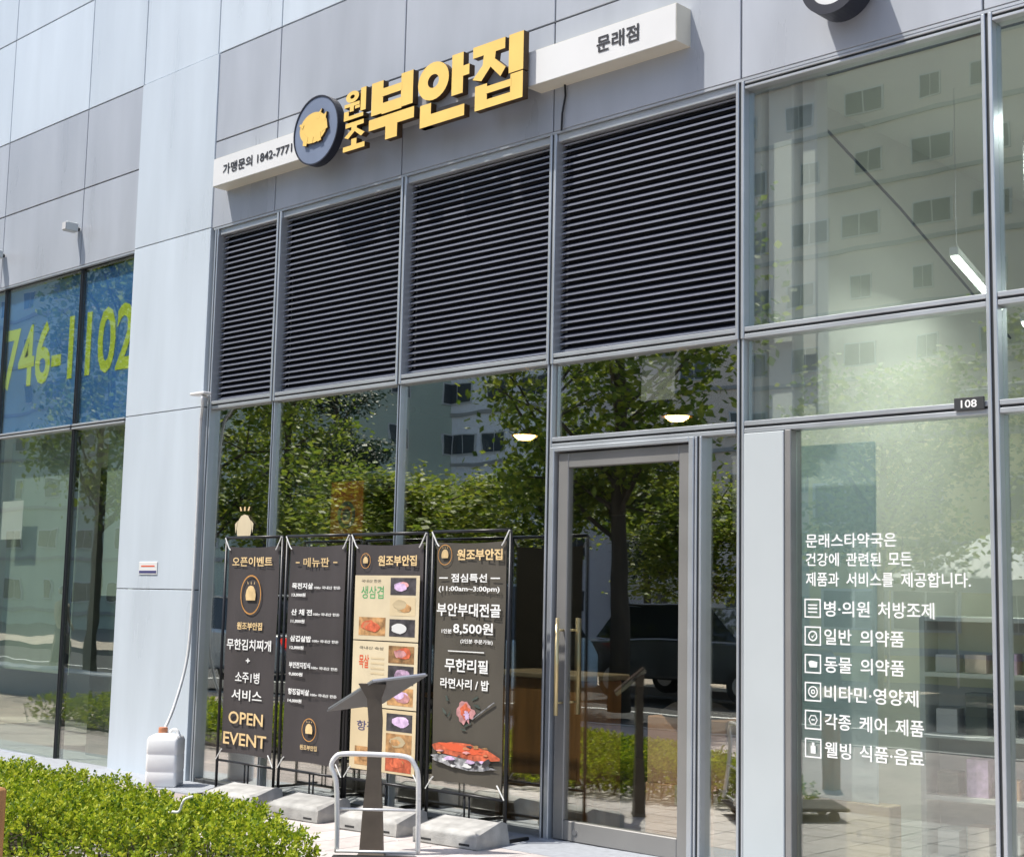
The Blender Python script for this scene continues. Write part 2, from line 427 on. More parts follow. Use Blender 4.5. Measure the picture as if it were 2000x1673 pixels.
# ------------------------------------------------------------------ the building
B = thing('office_building', 'glass fronted building with grey and white metal panels, louvres and shop windows', 'building')
def panel(x0, x1, z0, z1, m, y=0.0, d=.03, g=.006):
    mb = MB(); mb.bbox(x0 + g, x1 - g, y, y + d, z0 + g, z1 - g, .003)
    return obj('metal_panel', mb, m, B)
XS = [-19.0, -17.55, -16.1, -14.57, -12.9, -11.87]
XR = [-10.63, -9.69, -8.08, -6.5, -4.93, -3.35, -1.8, -.25, 1.3, 2.85]
ZW = [6.3, 7.47, 8.7, 9.9]
for a, b in list(zip(XS[:-1], XS[1:])) + list(zip(XR[:-1], XR[1:])):
    panel(a, b, 4.67, 5.47, 'panel_grey'); panel(a, b, 5.47, 6.3, 'panel_grey')
for a, b in zip((XS + XR)[:-1], (XS + XR)[1:]):
    for c, d in zip(ZW[:-1], ZW[1:]): panel(a, b, c, d, 'panel_white')
# pillar, a little proud of the glass
for c, d in ((-.17, 1.47), (1.47, 3.07), (3.07, 4.68), (4.68, 6.3)):
    panel(-11.87, -10.60, c, d, 'panel_white', -.012, .17, .004)
core = MB()
core.box(-19, 2.85, .04, .35, 4.69, 10); core.box(-11.84, -10.64, .17, .4, -.2, 4.69)
core.box(-19, 2.85, .35, 9, 5.0, 10)
obj('wall_core', core, 'backing', B)
lip = MB(); lip.box(-10.58, 2.85, .002, .04, 4.655, 4.672); lip.box(-19, -11.87, .002, .04, 4.655, 4.672)
obj('fascia_edge', lip, 'alu', B)

def mullion(x, z0, z1, w=.062, y0=.0, y1=.12, m='alu'):
    mb = MB()
    mb.bbox(x - w / 2, x - .009, y0, y1, z0, z1, .003, 0); mb.bbox(x + .009, x + w / 2, y0, y1, z0, z1, .003, 0)
    mb.box(x - .0085, x + .0085, y0 + .012, y1, z0, z1, 1)
    return obj('mullion', mb, [m, 'alu_dark'], B)
def transom(x0, x1, z, h=.06, y0=.004, y1=.12):
    mb = MB()
    mb.bbox(x0, x1, y0, y1, z + .008, z + h / 2, .003, 0); mb.bbox(x0, x1, y0, y1, z - h / 2, z - .008, .003, 0)
    mb.box(x0, x1, y0 + .012, y1, z - .0075, z + .0075, 1)
    return obj('transom', mb, ['alu', 'alu_dark'], B)
def pane(x0, x1, z0, z1, m, y=.055, tilt=True):
    mb = MB(); w, h = (x1 - x0) / 2, (z1 - z0) / 2
    mb.box(-w, w, 0, .008, -h, h)
    g = .0022
    return obj('window_pane', mb, m, B, ((x0 + x1) / 2, y, (z0 + z1) / 2), (random.uniform(-g, g) * .6, 0, random.uniform(-g, g)) if tilt else (0, 0, 0))
FL = -.16
# restaurant bays: louvre above, glass below
bays = [(-10.53, -9.62), (-9.62, -8.05), (-8.05, -6.5), (-6.5, -4.94)]
mullion(-10.53, FL, 4.655, .05)
for x in (-9.62, -8.05): mullion(x, 3.04, 4.655); mullion(x, FL, 3.04, .036, .02)
mullion(-6.5, 3.04, 4.655); mullion(-4.94, 3.04, 4.655); mullion(-6.5, FL, 3.04, .05, .01); mullion(-4.94, FL, 3.04, .05, .01)
for k, (a, b) in enumerate(bays):
    a2, b2 = a + .032, b - .032
    transom(a2, b2, 3.075, .07)
    L = bpy.data.objects.new('louver', None); COL.objects.link(L); L.parent = B; L.location = (0, 0, 0)
    fr = MB(); fr.bbox(a2, b2, .02, .14, 4.60, 4.655, .004); fr.box(a2, b2, .15, .19, 3.11, 4.6, 1)
    obj('louver_frame', fr, ['alu', 'backing'], L)
    w = b2 - a2
    sm = MB()
    # lip at the front, blade rising behind it
    sm.add([(0, .072, -.006), (w, .072, -.006), (w, .070, .006), (0, .070, .006), (0, .112, .036), (w, .112, .036), (0, .114, .033), (w, .114, .033), (0, .076, -.006), (w, .076, -.006)],
           [(0, 1, 2, 3)], 0)
    bidx = len(sm.v) - 10
    for f, mi in (((3, 2, 5, 4), 1), ((4, 5, 7, 6), 1), ((6, 7, 9, 8), 1), ((8, 9, 1, 0), 1)):
        sm.f.append(tuple(bidx + i for i in f)); sm.m.append(mi)
    sme = sm.mesh('slat', ['slat_lip', 'slat_blade'])
    n = 31
    for i in range(n):
        obj('slat', sme, [], L, (a2, random.uniform(-.001, .001), 3.135 + i * (4.585 - 3.135) / (n - 1) - .0), (random.uniform(-.006, .006), random.uniform(-.0012, .0012), 0))
for a, b in bays[:3]: pane(a + .018, b - .018, FL + .04, 3.04, 'glass_rest')
sill = MB(); sill.bbox(-10.50, -6.53, .01, .12, FL - .05, FL + .045, .004)
obj('window_sill', sill, 'alu_dark', B)
# door bay
transom(-6.468, -4.972, 2.50, .07)
pane(-6.468, -4.972, 2.535, 3.04, 'glass_rest')
mullion(-5.245, -.1, 2.465, .05)
pane(-5.22, -4.972, -.06, 2.465, 'glass_rest')
D = bpy.data.objects.new('door', None); COL.objects.link(D); D.parent = B
f = MB(); f.bbox(-6.468, -6.43, -.012, .12, -.11, 2.465, .004); f.bbox(-5.31, -5.272, -.012, .12, -.11, 2.465, .004); f.bbox(-6.43, -5.31, -.012, .12, 2.435, 2.465, .004)
obj('door_surround', f, 'alu', D)
f = MB(); f.bbox(-6.415, -6.325, .02, .075, -.095, 2.425, .005); f.bbox(-5.405, -5.322, .02, .075, -.095, 2.425, .005)
f.bbox(-6.325, -5.405, .021, .074, 2.325, 2.425, .005); f.bbox(-6.325, -5.405, .021, .074, -.095, .03, .005)
obj('door_frame', f, 'door_metal', D)
f = MB(); f.box(-6.325, -5.405, .045, .052, .03, 2.325); obj('door_pane', f, 'glass_door', D)
for y in (-.055, .145):
    f = MB(); f.tube([(-6.335 + (.02 if y > 0 else 0), y, .70), (-6.335 + (.02 if y > 0 else 0), y, 1.33)], .014, 10)
    for z in (.78, 1.25): f.tube([(-6.345, y, z), (-6.345, .03 if y < 0 else .07, z)], .008, 8)
    obj('door_handle', f, 'brass', D, smooth=True)
f = MB(); f.tube([(-6.22, .022, -.035), (-6.22, .014, -.035)], .018, 14); obj('lock_plate', f, 'steel', D)
f = MB(); f.bbox(-6.5, -4.94, -.05, .12, -.16, -.10, .005); obj('door_sill', f, 'blue_grey', B)
# pharmacy bays
f = MB(); f.bbox(-4.905, -4.625, -.004, .12, -.14, 2.46, .004); obj('pilaster_panel', f, 'pilaster_grey', B)
mullion(-3.335, -.1, 4.655); mullion(-1.785, -.1, 4.655); mullion(-.23, -.1, 4.655); mullion(1.32, -.1, 4.655); mullion(2.83, -.1, 4.655)
for k, (a, b) in enumerate([(-4.94, -3.335), (-3.335, -1.785), (-1.785, -.23), (-.23, 1.32), (1.32, 2.83)]):
    a2, b2 = a + .032, b - .032
    transom(a2, b2, 3.075, .07); transom(a2, b2, 2.50, .07); transom(a2, b2, 4.63, .05)
    pane(a2, b2, 3.11, 4.605, 'glass_pharm'); pane(a2, b2, 2.535, 3.04, 'glass_pharm')
    if k == 0:
        f = MB(); f.bbox(-4.62, -4.578, .0, .12, -.11, 2.464, .004); obj('door_post', f, 'door_metal', B)
        pane(-4.575, b2, -.07, 2.464, 'glass_pharm')
    else: pane(a2, b2, -.07, 2.464, 'glass_pharm')
f = MB(); f.bbox(-4.905, 2.85, .005, .11, -.16, -.07, .005); obj('window_sill', f, 'alu_dark', B)
# left shop
for x in (-11.90, -12.91, -14.5, -16.1, -17.55, -19.0): mullion(x, -.2, 4.655, .036, .03, .12, 'alu_dark')
for a, b in ((-12.91, -11.90), (-14.5, -12.91), (-16.1, -14.5), (-17.55, -16.1), (-19.0, -17.55)):
    transom(a + .02, b - .02, 3.05, .05)
    pane(a + .02, b - .02, 3.075, 4.65, 'glass_left'); pane(a + .02, b - .02, -.17, 3.025, 'glass_left')
f = MB(); f.bbox(-19, -11.88, .004, .11, -.26, -.17, .005); obj('window_sill', f, 'alu', B)
# rooms behind the glass
f = MB()
f.box(-10.6, -4.95, 4.5, 4.6, -.3, 3.1); f.box(-10.7, -10.56, .2, 4.5, -.3, 3.1); f.box(-10.55, -4.95, .19, 4.5, 3.1, 3.16)
f.box(-10.55, -4.95, 2.6, 2.66, 2.2, 3.1)
obj('restaurant_wall', f, 'rest_wall', B)
f = MB(); f.bbox(-10.50, -9.66, .09, .13, -.115, .27, .005); obj('low_patch', f, 'pink_grey', B)  # pink-grey patch low behind the restaurant glass
f = MB(); f.box(-10.6, -5.0, .13, 4.5, -.3, -.12); obj('restaurant_floor', f, 'rest_floor', B)
f = MB(); f.box(-4.93, -4.87, .13, 6, -.3, 4.9)
f.add([(-4.95, 1.1, -.2), (-6.4, 6.2, -.2), (-6.4, 6.2, 4.8), (-4.95, 1.1, 4.8)], [(0, 1, 2, 3)])
f.box(-7, 2.85, 4.6, 4.7, -.3, 4.8); f.box(2.78, 2.85, .2, 4.6, -.3, 4.8); f.box(-4.9, 2.8, .16, 4.6, 4.72, 4.8)
obj('pharmacy_wall', f, 'pharm_wall', B)
f = MB(); f.box(-4.86, 2.8, .13, 4.6, -.3, -.1); obj('pharmacy_floor', f, 'pharm_floor', B)
f = MB(); f.bbox(-4.84, -4.66, .16, .34, 2.5, 4.7, .01); f.bbox(-4.62, -4.52, .2, .34, 2.5, 4.7, .01); obj('inner_column', f, 'white_paint', B)
f = MB(); f.box(-19, -11.9, 3.4, 3.5, -.3, 4.7); f.box(-19, -18.9, .2, 3.4, -.3, 4.7); f.box(-11.88, -11.8, .2, 3.4, -.3, 4.7); f.box(-18.9, -11.88, .2, 3.4, 4.7, 4.78)
obj('left_shop_wall', f, 'pharm_wall', B)
f = MB(); f.box(-18.9, -11.9, .13, 3.4, -.35, -.18); obj('left_shop_floor', f, 'pharm_floor', B)
f = MB(); f.box(-14.46, -13.02, .2, .206, .62, 3.0); obj('roller_blind', f, 'blind', B)
f = MB(); f.box(-12.5, -11.95, .2, .206, 1.4, 3.0); obj('roller_blind', f, 'blind', B)
f = MB(); f.bbox(-13.15, -12.6, .5, .9, -.2, 2.7, .01); obj('left_shop_column', f, 'hood', B)

# ------------------------------------------------------------------ sign over the restaurant
SG = thing('shop_sign', 'long shop sign with a round pig badge and thick yellow letters above the louvres', 'sign', (-7.9, 0, 4.98))
def sx(mb): # world to sign
    mb.v = [(x + 7.9, y, z - 4.98) for x, y, z in mb.v]; return mb
def lightbox(x0, x1):
    mb = MB(); mb.box(x0, x1, -.15, .0, 4.98, 5.23, 1)
    mb.box(x0 + .004, x1 - .004, -.153, -.15, 4.984, 5.226, 0)
    return mb
o = obj('light_box', sx(lightbox(-10.40, -9.10)), ['sign_white', 'sign_edge'], SG); o['label'] = 'left white light box with a telephone number'
o = obj('light_box', sx(lightbox(-6.62, -5.32)), ['sign_white', 'sign_edge'], SG); o['label'] = 'right white light box with branch name'
f = MB(); f.box(-9.10, -6.62, -.168, -.02, 5.03, 5.17); obj('sign_rail', sx(f), 'rail', SG)
f = MB(); f.text('가맹문의 1842-7771', -10.25, -9.27, 5.06, 5.155, -.157, bold=.02); obj('lettering', sx(f), 'black_print', SG)
f = MB(); f.text('문래점', -5.98, -5.62, 5.06, 5.175, -.157, bold=.02); obj('lettering', sx(f), 'black_print', SG)
# round badge
f = MB(); cx, cz, r = -8.86, 5.14, .285
n = 48
circ = [(cx + r * math.cos(2 * math.pi * i / n), cz + r * math.sin(2 * math.pi * i / n)) for i in range(n)]
f.prism(circ, -.235, -.169, 0, 1)
f.ring(cx, cz, r, r - .012, -.241, -.235, n, 1)
badge = obj('badge', sx(f), ['disc_face', 'disc_rim'], SG)
def pig(cx, cz, s):
    # standing pig seen from the side, snout to the right
    P = []
    for i in range(26):
        a = math.pi * 2 * i / 26
        P.append((math.cos(a) * .74 - .02, math.sin(a) * .54 + .03))
    body = [(cx + s * x, cz + s * z) for x, z in P]
    parts = [body]
    for q in ([(.10, .30), (.30, .30), (.42, .62), (.22, .50)], [(.40, .20), (.62, .16), (.68, .46), (.50, .36)], [(.45, .12), (.72, .08), (.76, -.12), (.45, -.22)],
              [(-.52, -.10), (-.28, -.25), (-.36, -.55), (-.56, -.50)], [(-.20, -.28), (.02, -.3), (-.02, -.50), (-.18, -.50)], [(.18, -.25), (.40, -.2), (.44, -.48), (.26, -.52)], [(-.60, .1), (-.52, .22), (-.74, .30), (-.78, .24)]):
        parts.append([(cx + s * x, cz + s * z) for x, z in q])
    return parts
f = MB()
for i, p in enumerate(pig(cx - .005, cz + .01, .235)): f.prism(p, -.256 - i * .0004, -.235, 0, 1)
o = obj('pig_emblem', sx(f), ['gold', 'gold_side'], SG)
# thick letters: strokes in a unit cell, (x0,x1,z0,z1) or polygons
def letter(x0, x1, z0, z1, strokes, name='letter', y0=-.225, y1=-.172):
    mb = MB(); W, H = x1 - x0, z1 - z0; e = 0
    for s_ in strokes:
        e += .0005
        if s_[0] == 'o': mb.ring(x0 + s_[1] * W, z0 + s_[2] * H, 1, s_[5], y0 - e, y1, 28, 0, 1, s_[3] * W, s_[4] * H)
        elif s_[0] == 'p': mb.prism([(x0 + a * W, z0 + b * H) for a, b in s_[1]], y0 - e, y1, 0, 1)
        else:
            a, b, c, d = s_; mb.prism([(x0 + a * W, z0 + c * H), (x0 + b * W, z0 + c * H), (x0 + b * W, z0 + d * H), (x0 + a * W, z0 + d * H)], y0 - e, y1, 0, 1)
    return obj(name, sx(mb), ['gold', 'gold_side'], SG)
BU = [(.04, .30, .46, 1), (.70, .96, .46, 1), (.28, .72, .44, .62), (.28, .72, .73, .86), (0, 1, .22, .40), (.38, .64, 0, .24)]
AN = [('o', .31, .70, .31, .30, .36), (.68, .90, .36, 1), (.88, 1.02, .62, .78), (.06, .28, .0, .36), (.06, .94, .0, .18)]
JIP = [(.0, .64, .83, 1), ('p', [(.22, .84), (.46, .84), (.44, .70), (.18, .44), (.0, .50), (.2, .68)]), ('p', [(.26, .72), (.40, .76), (.66, .54), (.56, .42)]), (.72, 1, .42, 1),
       (.06, .30, 0, .38), (.76, 1, 0, .40), (.28, .78, 0, .13), (.28, .78, .22, .33)]
k = 1.012
def lx(v): return v * k
letter(-8.215, -7.70, 4.885, 5.365, BU)
letter(-7.665, -7.13, 4.885, 5.365, AN)
letter(-7.085, -6.585, 4.885, 5.365, JIP)
WON = [('o', .36, .80, .30, .20, .35), (0, .70, .46, .58), (.26, .44, .28, .48), (.50, .72, .34, .44), (.76, 1, .20, 1), (0, .22, 0, .32), (0, .9, 0, .13)]
JO = [(.08, .92, .84, 1), ('p', [(.36, .86), (.62, .86), (.60, .72), (.22, .44), (.04, .52), (.36, .74)]), ('p', [(.42, .74), (.60, .76), (.98, .52), (.82, .42)]), (.38, .62, .12, .40), (0, 1, 0, .18)]
letter(-8.52, -8.26, 5.135, 5.365, WON); letter(-8.52, -8.26, 4.885, 5.11, JO)
# cable behind the right end of the sign
c = MB(); c.tube([(-6.38, -.02, 4.99), (-6.375, -.018, 4.9), (-6.40, -.02, 4.78), (-6.41, -.015, 4.66)], .008, 6)
tag(obj('cable', c, 'frame_black'), 'thin black cable hanging down from under the shop sign', 'cable')
# round sign at the top right
RS = thing('round_sign', 'round white sign with a thick black rim, cut by the top edge', 'sign', (-4.16, 0, 4.815))
f = MB(); f.ring(0, .20, .20, .145, -.22, -.06, 44, 0); obj('sign_rim', f, 'disc_rim', RS)
f = MB(); n = 40; f.prism([(.146 * math.cos(2 * math.pi * i / n), .20 + .146 * math.sin(2 * math.pi * i / n)) for i in range(n)], -.205, -.08); obj('sign_face', f, 'sign_white', RS)
f = MB(); f.tube([(0, -.08, .20), (0, 0, .20)], .05, 12); obj('sign_bracket', f, 'alu_dark', RS)
# two small spot brackets on the left fascia
SP = thing('facade_spotlight', 'small grey spotlight on the seam between the left fascia panels', 'spotlight', (-12.96, 0, 5.06), group='spotlights on the left fascia')
f = MB(); f.bbox(-.045, .045, -.16, -.03, -.04, .05, .008); obj('lamp_body', f, 'pilaster_grey', SP)
f = MB(); f.box(-.035, .035, -.168, -.161, -.03, .04); obj('lamp_lens', f, 'win_frame', SP)
f = MB(); f.tube([(0, -.03, 0), (0, 0, 0)], .02, 8); obj('lamp_bracket', f, 'alu_dark', SP)
dup(SP, (-14.54, 0, 5.03), 0, 'small grey spotlight cut by the left edge of the picture')

# blue sign behind the left shop glass
BS = thing('window_sign', 'blue window sign with large lime telephone digits behind the left shop glass', 'sign', (-13.2, .078, 3.09))
f = MB(); f.box(-2.9, -1.285, 0, .010, 0, 1.53); f.box(-1.275, .272, 0, .010, 0, 1.53); f.box(.308, 1.27, 0, .010, 0, 1.53); obj('sign_sheet', f, 'blue_film', BS)
f = MB(); f.text('746-1102', -1.33, 1.27, .46, 1.13, -.004, bold=.02); obj('lettering', f, 'lime_print', BS)
f = MB(); f.box(0, .45, 0, .004, 0, .40); tag(obj('notice', f, 'paper', None, (-14.36, .075, 1.96)), 'small white notice on the left shop window, cut by the picture edge', 'notice')
# placard on the pillar
PL = thing('placard', 'small white and blue placard on the white pillar', 'placard', (-11.34, -.012, 1.6))
f = MB(); f.bbox(-.15, .15, -.008, 0, 0, .115, .003); obj('plate', f, 'sign_white', PL)
f = MB(); f.box(-.14, .14, -.0095, -.0085, .012, .035); obj('blue_band', f, 'poster_navy', PL)
f = MB(); f.box(-.11, .11, -.0095, -.0085, .07, .082); obj('red_band', f, 'red_print', PL)
# number plate 108
NP = thing('number_plate', 'small dark unit number plate on the pharmacy transom', 'number plate', (-3.465, .0, 2.49))
f = MB(); f.bbox(-.085, .085, -.012, .0, 0, .07, .003); obj('plate', f, 'alu_dark', NP)
f = MB(); f.text('108', -.045, .045, .014, .056, -.0135); obj('lettering', f, 'white_print', NP)
f = MB(); f.box(-.135, .135, 0, .002, 0, .28); tag(obj('paper_notice', f, 'paper', None, (-5.62, .072, 2.73), (0, R(1.5), 0)), 'blank pale paper taped inside the glass above the door', 'notice')
# pig decal on glass
DC = thing('window_decal', 'pale yellow pig decal on the restaurant glass above the first banner', 'decal', (-9.99, .046, 1.93))
def pighead(cx, cz, s):
    body = [(-.46, .0), (.46, .0), (.52, .3), (.44, .62), (.24, .84), (0, .90), (-.24, .84), (-.44, .62), (-.52, .3)]
    return [(cx + s * a, cz + s * b) for a, b in body]
f = MB(); f.prism(pighead(0, 0, .20), -.002, 0); f.prism([(-.13, .10), (-.09, .13), (-.12, .02)], -.0025, -.0005); f.prism([(.09, .13), (.13, .10), (.12, .02)], -.0025, -.0005)
obj('pig_shape', f, 'banner_beige', DC)
f = MB()
for a in (-.05, 0, .05): f.prism([(a - .012, .21), (a + .012, .21), (a * 1.3 + .008, .245), (a * 1.3 - .008, .245)], -.002, 0)
obj('steam_mark', f, 'gold_print', DC)

# pharmacy lettering on glass
PT = thing('window_lettering', 'white lettering and square icons stuck on the pharmacy glass', 'lettering', (-4.0, .05, .6))
def pt(body, x0, x1, z0, z1):
    cw = lambda w_: sum(.45 if c_ in '·.' else 1 for c_ in w_)
    ws = body.split(' '); tot = sum(cw(w_) for w_ in ws) + .45 * (len(ws) - 1); u = x0
    for w_ in ws:
        e_ = u + cw(w_) / tot * (x1 - x0) - .012
        f = MB(); f.text(w_, u + 4.0, e_ + 4.0, z0 - .6, z1 - .6, 0, bold=.012); obj('word', f, 'white_print', PT)
        u = e_ + .012 + .45 / tot * (x1 - x0)
pt('문래스타약국은', -4.51, -3.92, 1.775, 1.855); pt('건강에 관련된 모든', -4.51, -3.83, 1.67, 1.745); pt('제품과 서비스를 제공합니다.', -4.51, -3.49, 1.555, 1.635)
rows = [('병·의원 처방조제', -4.39, -3.70), ('일반 의약품', -4.39, -3.88), ('동물 의약품', -4.39, -3.88), ('비타민·영양제', -4.39, -3.80), ('각종 케어 제품', -4.39, -3.77), ('웰빙 식품·음료', -4.39, -3.77)]
for i, (b, a, c) in enumerate(rows):
    z = 1.385 - i * .157 + (0 if i < 4 else .0)
    pt(b, a, c, z, z + .088)
    f = MB(); q = .054; x, zz = -4.465 + 4, z + .045 - .6
    for (e, g, h, j) in ((-q, q, q - .008, q), (-q, q, -q, -q + .008), (-q, -q + .008, -q + .008, q - .008), (q - .008, q, -q + .008, q - .008)):
        f.box(x + e, x + g, -.001, .001, zz + h, zz + j)
    if i == 0: f.box(x - .03, x + .03, -.001, .001, zz - .006, zz + .004); f.box(x - .03, x + .03, -.001, .001, zz + .014, zz + .022); f.box(x - .03, x + .03, -.001, .001, zz - .026, zz - .018)
    elif i == 1: f.ring(x, zz, .03, .022, -.001, .001, 18); f.prism([(x - .012, zz), (x - .002, zz - .014), (x + .02, zz + .018), (x - .002, zz - .004)], -.002, 0)
    elif i == 2: f.prism([(x - .03, zz + .01), (x - .01, zz + .018), (x + .03, zz + .01), (x + .026, zz - .02), (x - .02, zz - .02)], -.001, .001)
    elif i == 3: f.ring(x, zz, .032, .025, -.001, .001, 18); f.ring(x, zz, .014, .007, -.001, .001, 14)
    elif i == 4: f.ring(x, zz, .03, .024, -.001, .001, 6); f.box(x - .012, x + .012, -.001, .001, zz - .003, zz + .003)
    else: f.box(x - .016, x + .016, -.001, .001, zz - .03, zz + .012); f.box(x - .008, x + .008, -.001, .001, zz + .014, zz + .03)
    obj('icon', f, 'white_print', PT)

# ------------------------------------------------------------------ things behind the glass
def pendant(loc, label, first=None):
    if first: return dup(first, loc, 0, label)
    t = thing('pendant_lamp', label, 'lamp', loc, group='warm pendant lamps in the restaurant')
    f = MB(); f.lathe([(.0, .09), (.03, .09), (.10, .02), (.115, .0), (.11, .0), (.095, .018)], 20); obj('lamp_shade', f, 'lamp_shade', t, smooth=True)
    f = MB(); f.lathe([(0, -.035), (.05, -.03), (.085, -.005), (.085, .01), (0, .02)], 16); obj('bulb', f, 'lamp_warm', t, smooth=True)
    f = MB(); f.tube([(0, 0, .09), (0, 0, .34)], .004, 6); obj('cord', f, 'frame_black', t)
    return t
p1 = pendant((-6.17, 1.0, 2.76), 'lit pendant lamp under the paper notice above the door')
pendant((-8.87, 1.0, 2.74), 'lit pendant lamp seen between trees in the second glass bay', p1)
pendant((-7.66, 1.0, 2.72), 'lit pendant lamp just left of the door bay', p1)
# hood, poster, counter, boxes
H = thing('kitchen_hood', 'dark tapering kitchen hood hanging behind the restaurant glass', 'hood', (-9.2, .75, 2.32))
f = MB(); f.add([(-.52, -.25, 0), (.62, -.25, 0), (.62, .4, 0), (-.52, .4, 0), (-.72, -.1, .62), (.62, -.1, .62), (.62, .4, .62), (-.72, .4, .62)], [(0, 3, 2, 1), (4, 5, 6, 7), (0, 1, 5, 4), (2, 3, 7, 6), (1, 2, 6, 5), (3, 0, 4, 7)]); obj('canopy', f, 'hood', H)
f = MB(); f.box(-.53, .63, -.27, -.25, -.03, .0); obj('rim', f, 'steel', H)
f = MB(); f.box(-.2, .2, .0, .3, .62, .74); obj('duct', f, 'steel', H)
PO = thing('poster', 'orange hanging poster with a dark round emblem inside the restaurant', 'poster', (-8.9, .25, 1.90))
f = MB(); f.box(-.20, .20, 0, .004, 0, .46); obj('poster_sheet', f, 'poster_orange', PO)
f = MB(); f.ring(0, .19, .11, .075, -.002, 0, 24); f.prism([(.05 * math.cos(i * .524), .19 + .05 * math.sin(i * .524)) for i in range(12)], -.002, 0); obj('emblem', f, 'poster_navy', PO)
CT = thing('counter', 'wooden counter standing behind the glass beside the door', 'counter', (-6.90, .60, -.12))
f = MB(); f.bbox(-.42, .42, -.2, .2, 0, 1.02, .01); obj('counter_body', f, 'wood', CT)
f = MB(); f.bbox(-.46, .46, -.24, .24, 1.02, 1.06, .008); obj('counter_top', f, 'wood_pale', CT)
f = MB(); f.box(-.36, .36, -.205, -.201, .1, .5); obj('front_board', f, 'wood', CT)
for i, (a, b, z, w, h, lab) in enumerate(((-5.60, .48, -.12, .54, .42, 'lower cardboard box stacked inside the glass door'), (-5.58, .50, .30, .58, .42, 'upper cardboard box stacked inside the glass door'))):
    bx = thing('cardboard_box', lab, 'box', (a, b, z), .1 * i)
    f = MB(); f.bbox(-w / 2, w / 2, -.18, .18, 0, h, .006); obj('carton', f, 'cardboard', bx)
    f = MB(); f.box(-.03, .03, -.183, .183, h - .12, h + .003); obj('tape', f, 'banner_beige', bx)
f = MB(); f.lathe([(0, 0), (.22, 0), (.23, .03), (.15, .08), (0, .10)], 18); tag(obj('cloth_bundle', f, 'dark_cloth', None, (-5.60, .48, .725), smooth=True), 'dark cloth bundle lying on the upper cardboard box', 'cloth')
for (x, y, rz, lab) in ((-8.9, 2.0, .2, 'dark dining table deep in the restaurant behind the second banner'), (-5.9, 2.9, -.1, 'dark dining table deep in the restaurant behind the door')):
    t = thing('dining_table', lab, 'table', (x, y, -.12), rz)
    f = MB(); f.bbox(-.55, .55, -.35, .35, .70, .74, .008); obj('table_top', f, 'wood', t)
    for a in (-.48, .48):
        for b in (-.28, .28):
            f = MB(); f.box(a - .02, a + .02, b - .02, b + .02, 0, .70); obj('leg', f, 'frame_black', t)
f = MB(); f.tube([(0, 0, 0), (0, 0, .46)], .035, 14)
for z in (.0, .24, .46): f.tube([(0, 0, z - .008), (0, 0, z + .008)], .042, 14)
tag(obj('wall_tube', f, 'tube_white', None, (-5.19, .35, 1.90)), 'white vertical tube hanging inside the narrow pane beside the door', 'tube')
# pharmacy inside
PP = thing('partition', 'pale cyan partition board behind the pharmacy lettering', 'partition', (-4.47, .30, -.1))
f = MB(); f.bbox(-.25, .27, 0, .012, .44, 2.50, .003); obj('board', f, 'pale_cyan', PP)
f = MB(); f.bbox(-.27, .36, -.03, .10, 0, .44, .006); obj('wood_base', f, 'wood_pale', PP)
def strip_lamp(x, y, z, L, lab, first=None):
    if first: return dup(first, (x, y, z), R(16), lab)
    t = thing('strip_lamp', lab, 'lamp', (x, y, z), R(16), group='lit strip lamps in the pharmacy')
    f = MB(); f.box(-.022, .022, 0, L, -.012, .0); obj('diffuser', f, 'lamp_white', t)
    f = MB(); f.box(-.026, .026, -.03, L + .03, .0, .05); obj('housing', f, 'white_paint', t)
    for y in (.06, L - .06):
        f = MB(); f.tube([(0, y, .05), (0, y, 1.15)], .0025, 5); obj('cable', f, 'steel', t)
    for k in range(2):
        ld = bpy.data.lights.new('strip_light', 'AREA'); ld.shape = 'RECTANGLE'; ld.size = .05; ld.size_y = L * .5; ld.energy = 4.5; ld.color = (.94, 1, .95)
        lo = bpy.data.objects.new('strip_light', ld); COL.objects.link(lo); lo.parent = t; lo.location = (0, L * (.25 + .5 * k), -.02)
    return t
s1 = strip_lamp(-4.06, 1.05, 3.62, 1.3, 'lit white strip lamp hanging in the pharmacy under the diagonal ceiling track')
strip_lamp(-3.55, .9, 3.12, 1.3, 'lit white strip lamp cut by the right edge of the picture', s1)
strip_lamp(-2.2, 1.5, 3.5, 1.3, 'lit white strip lamp outside the right picture edge', s1)
strip_lamp(-3.1, 1.9, 3.62, 1.3, 'added white strip lamp deeper in the pharmacy for fill light', s1)  # unseen lamp added to even out the light inside
strip_lamp(-3.0, .6, 4.3, 1.3, 'added white strip lamp high under the pharmacy ceiling for fill light', s1)  # another fill lamp added to brighten the pharmacy walls
f = MB(); f.tube([(-5.12, .65, 4.62), (-5.55, 2.1, 4.60)], .012, 6); f.tube([(-4.66, .5, 4.45), (-4.95, 1.6, 4.25), (-5.25, 2.7, 4.05)], .008, 6)
tr = MB(); tr.tube([(-4.75, .42, 4.58), (-4.62, 1.4, 4.1), (-4.60, 3.0, 3.45)], .009, 6)
tag(obj('ceiling_cable', tr, 'alu_dark'), 'thin dark diagonal cable behind the upper pharmacy glass', 'cable')
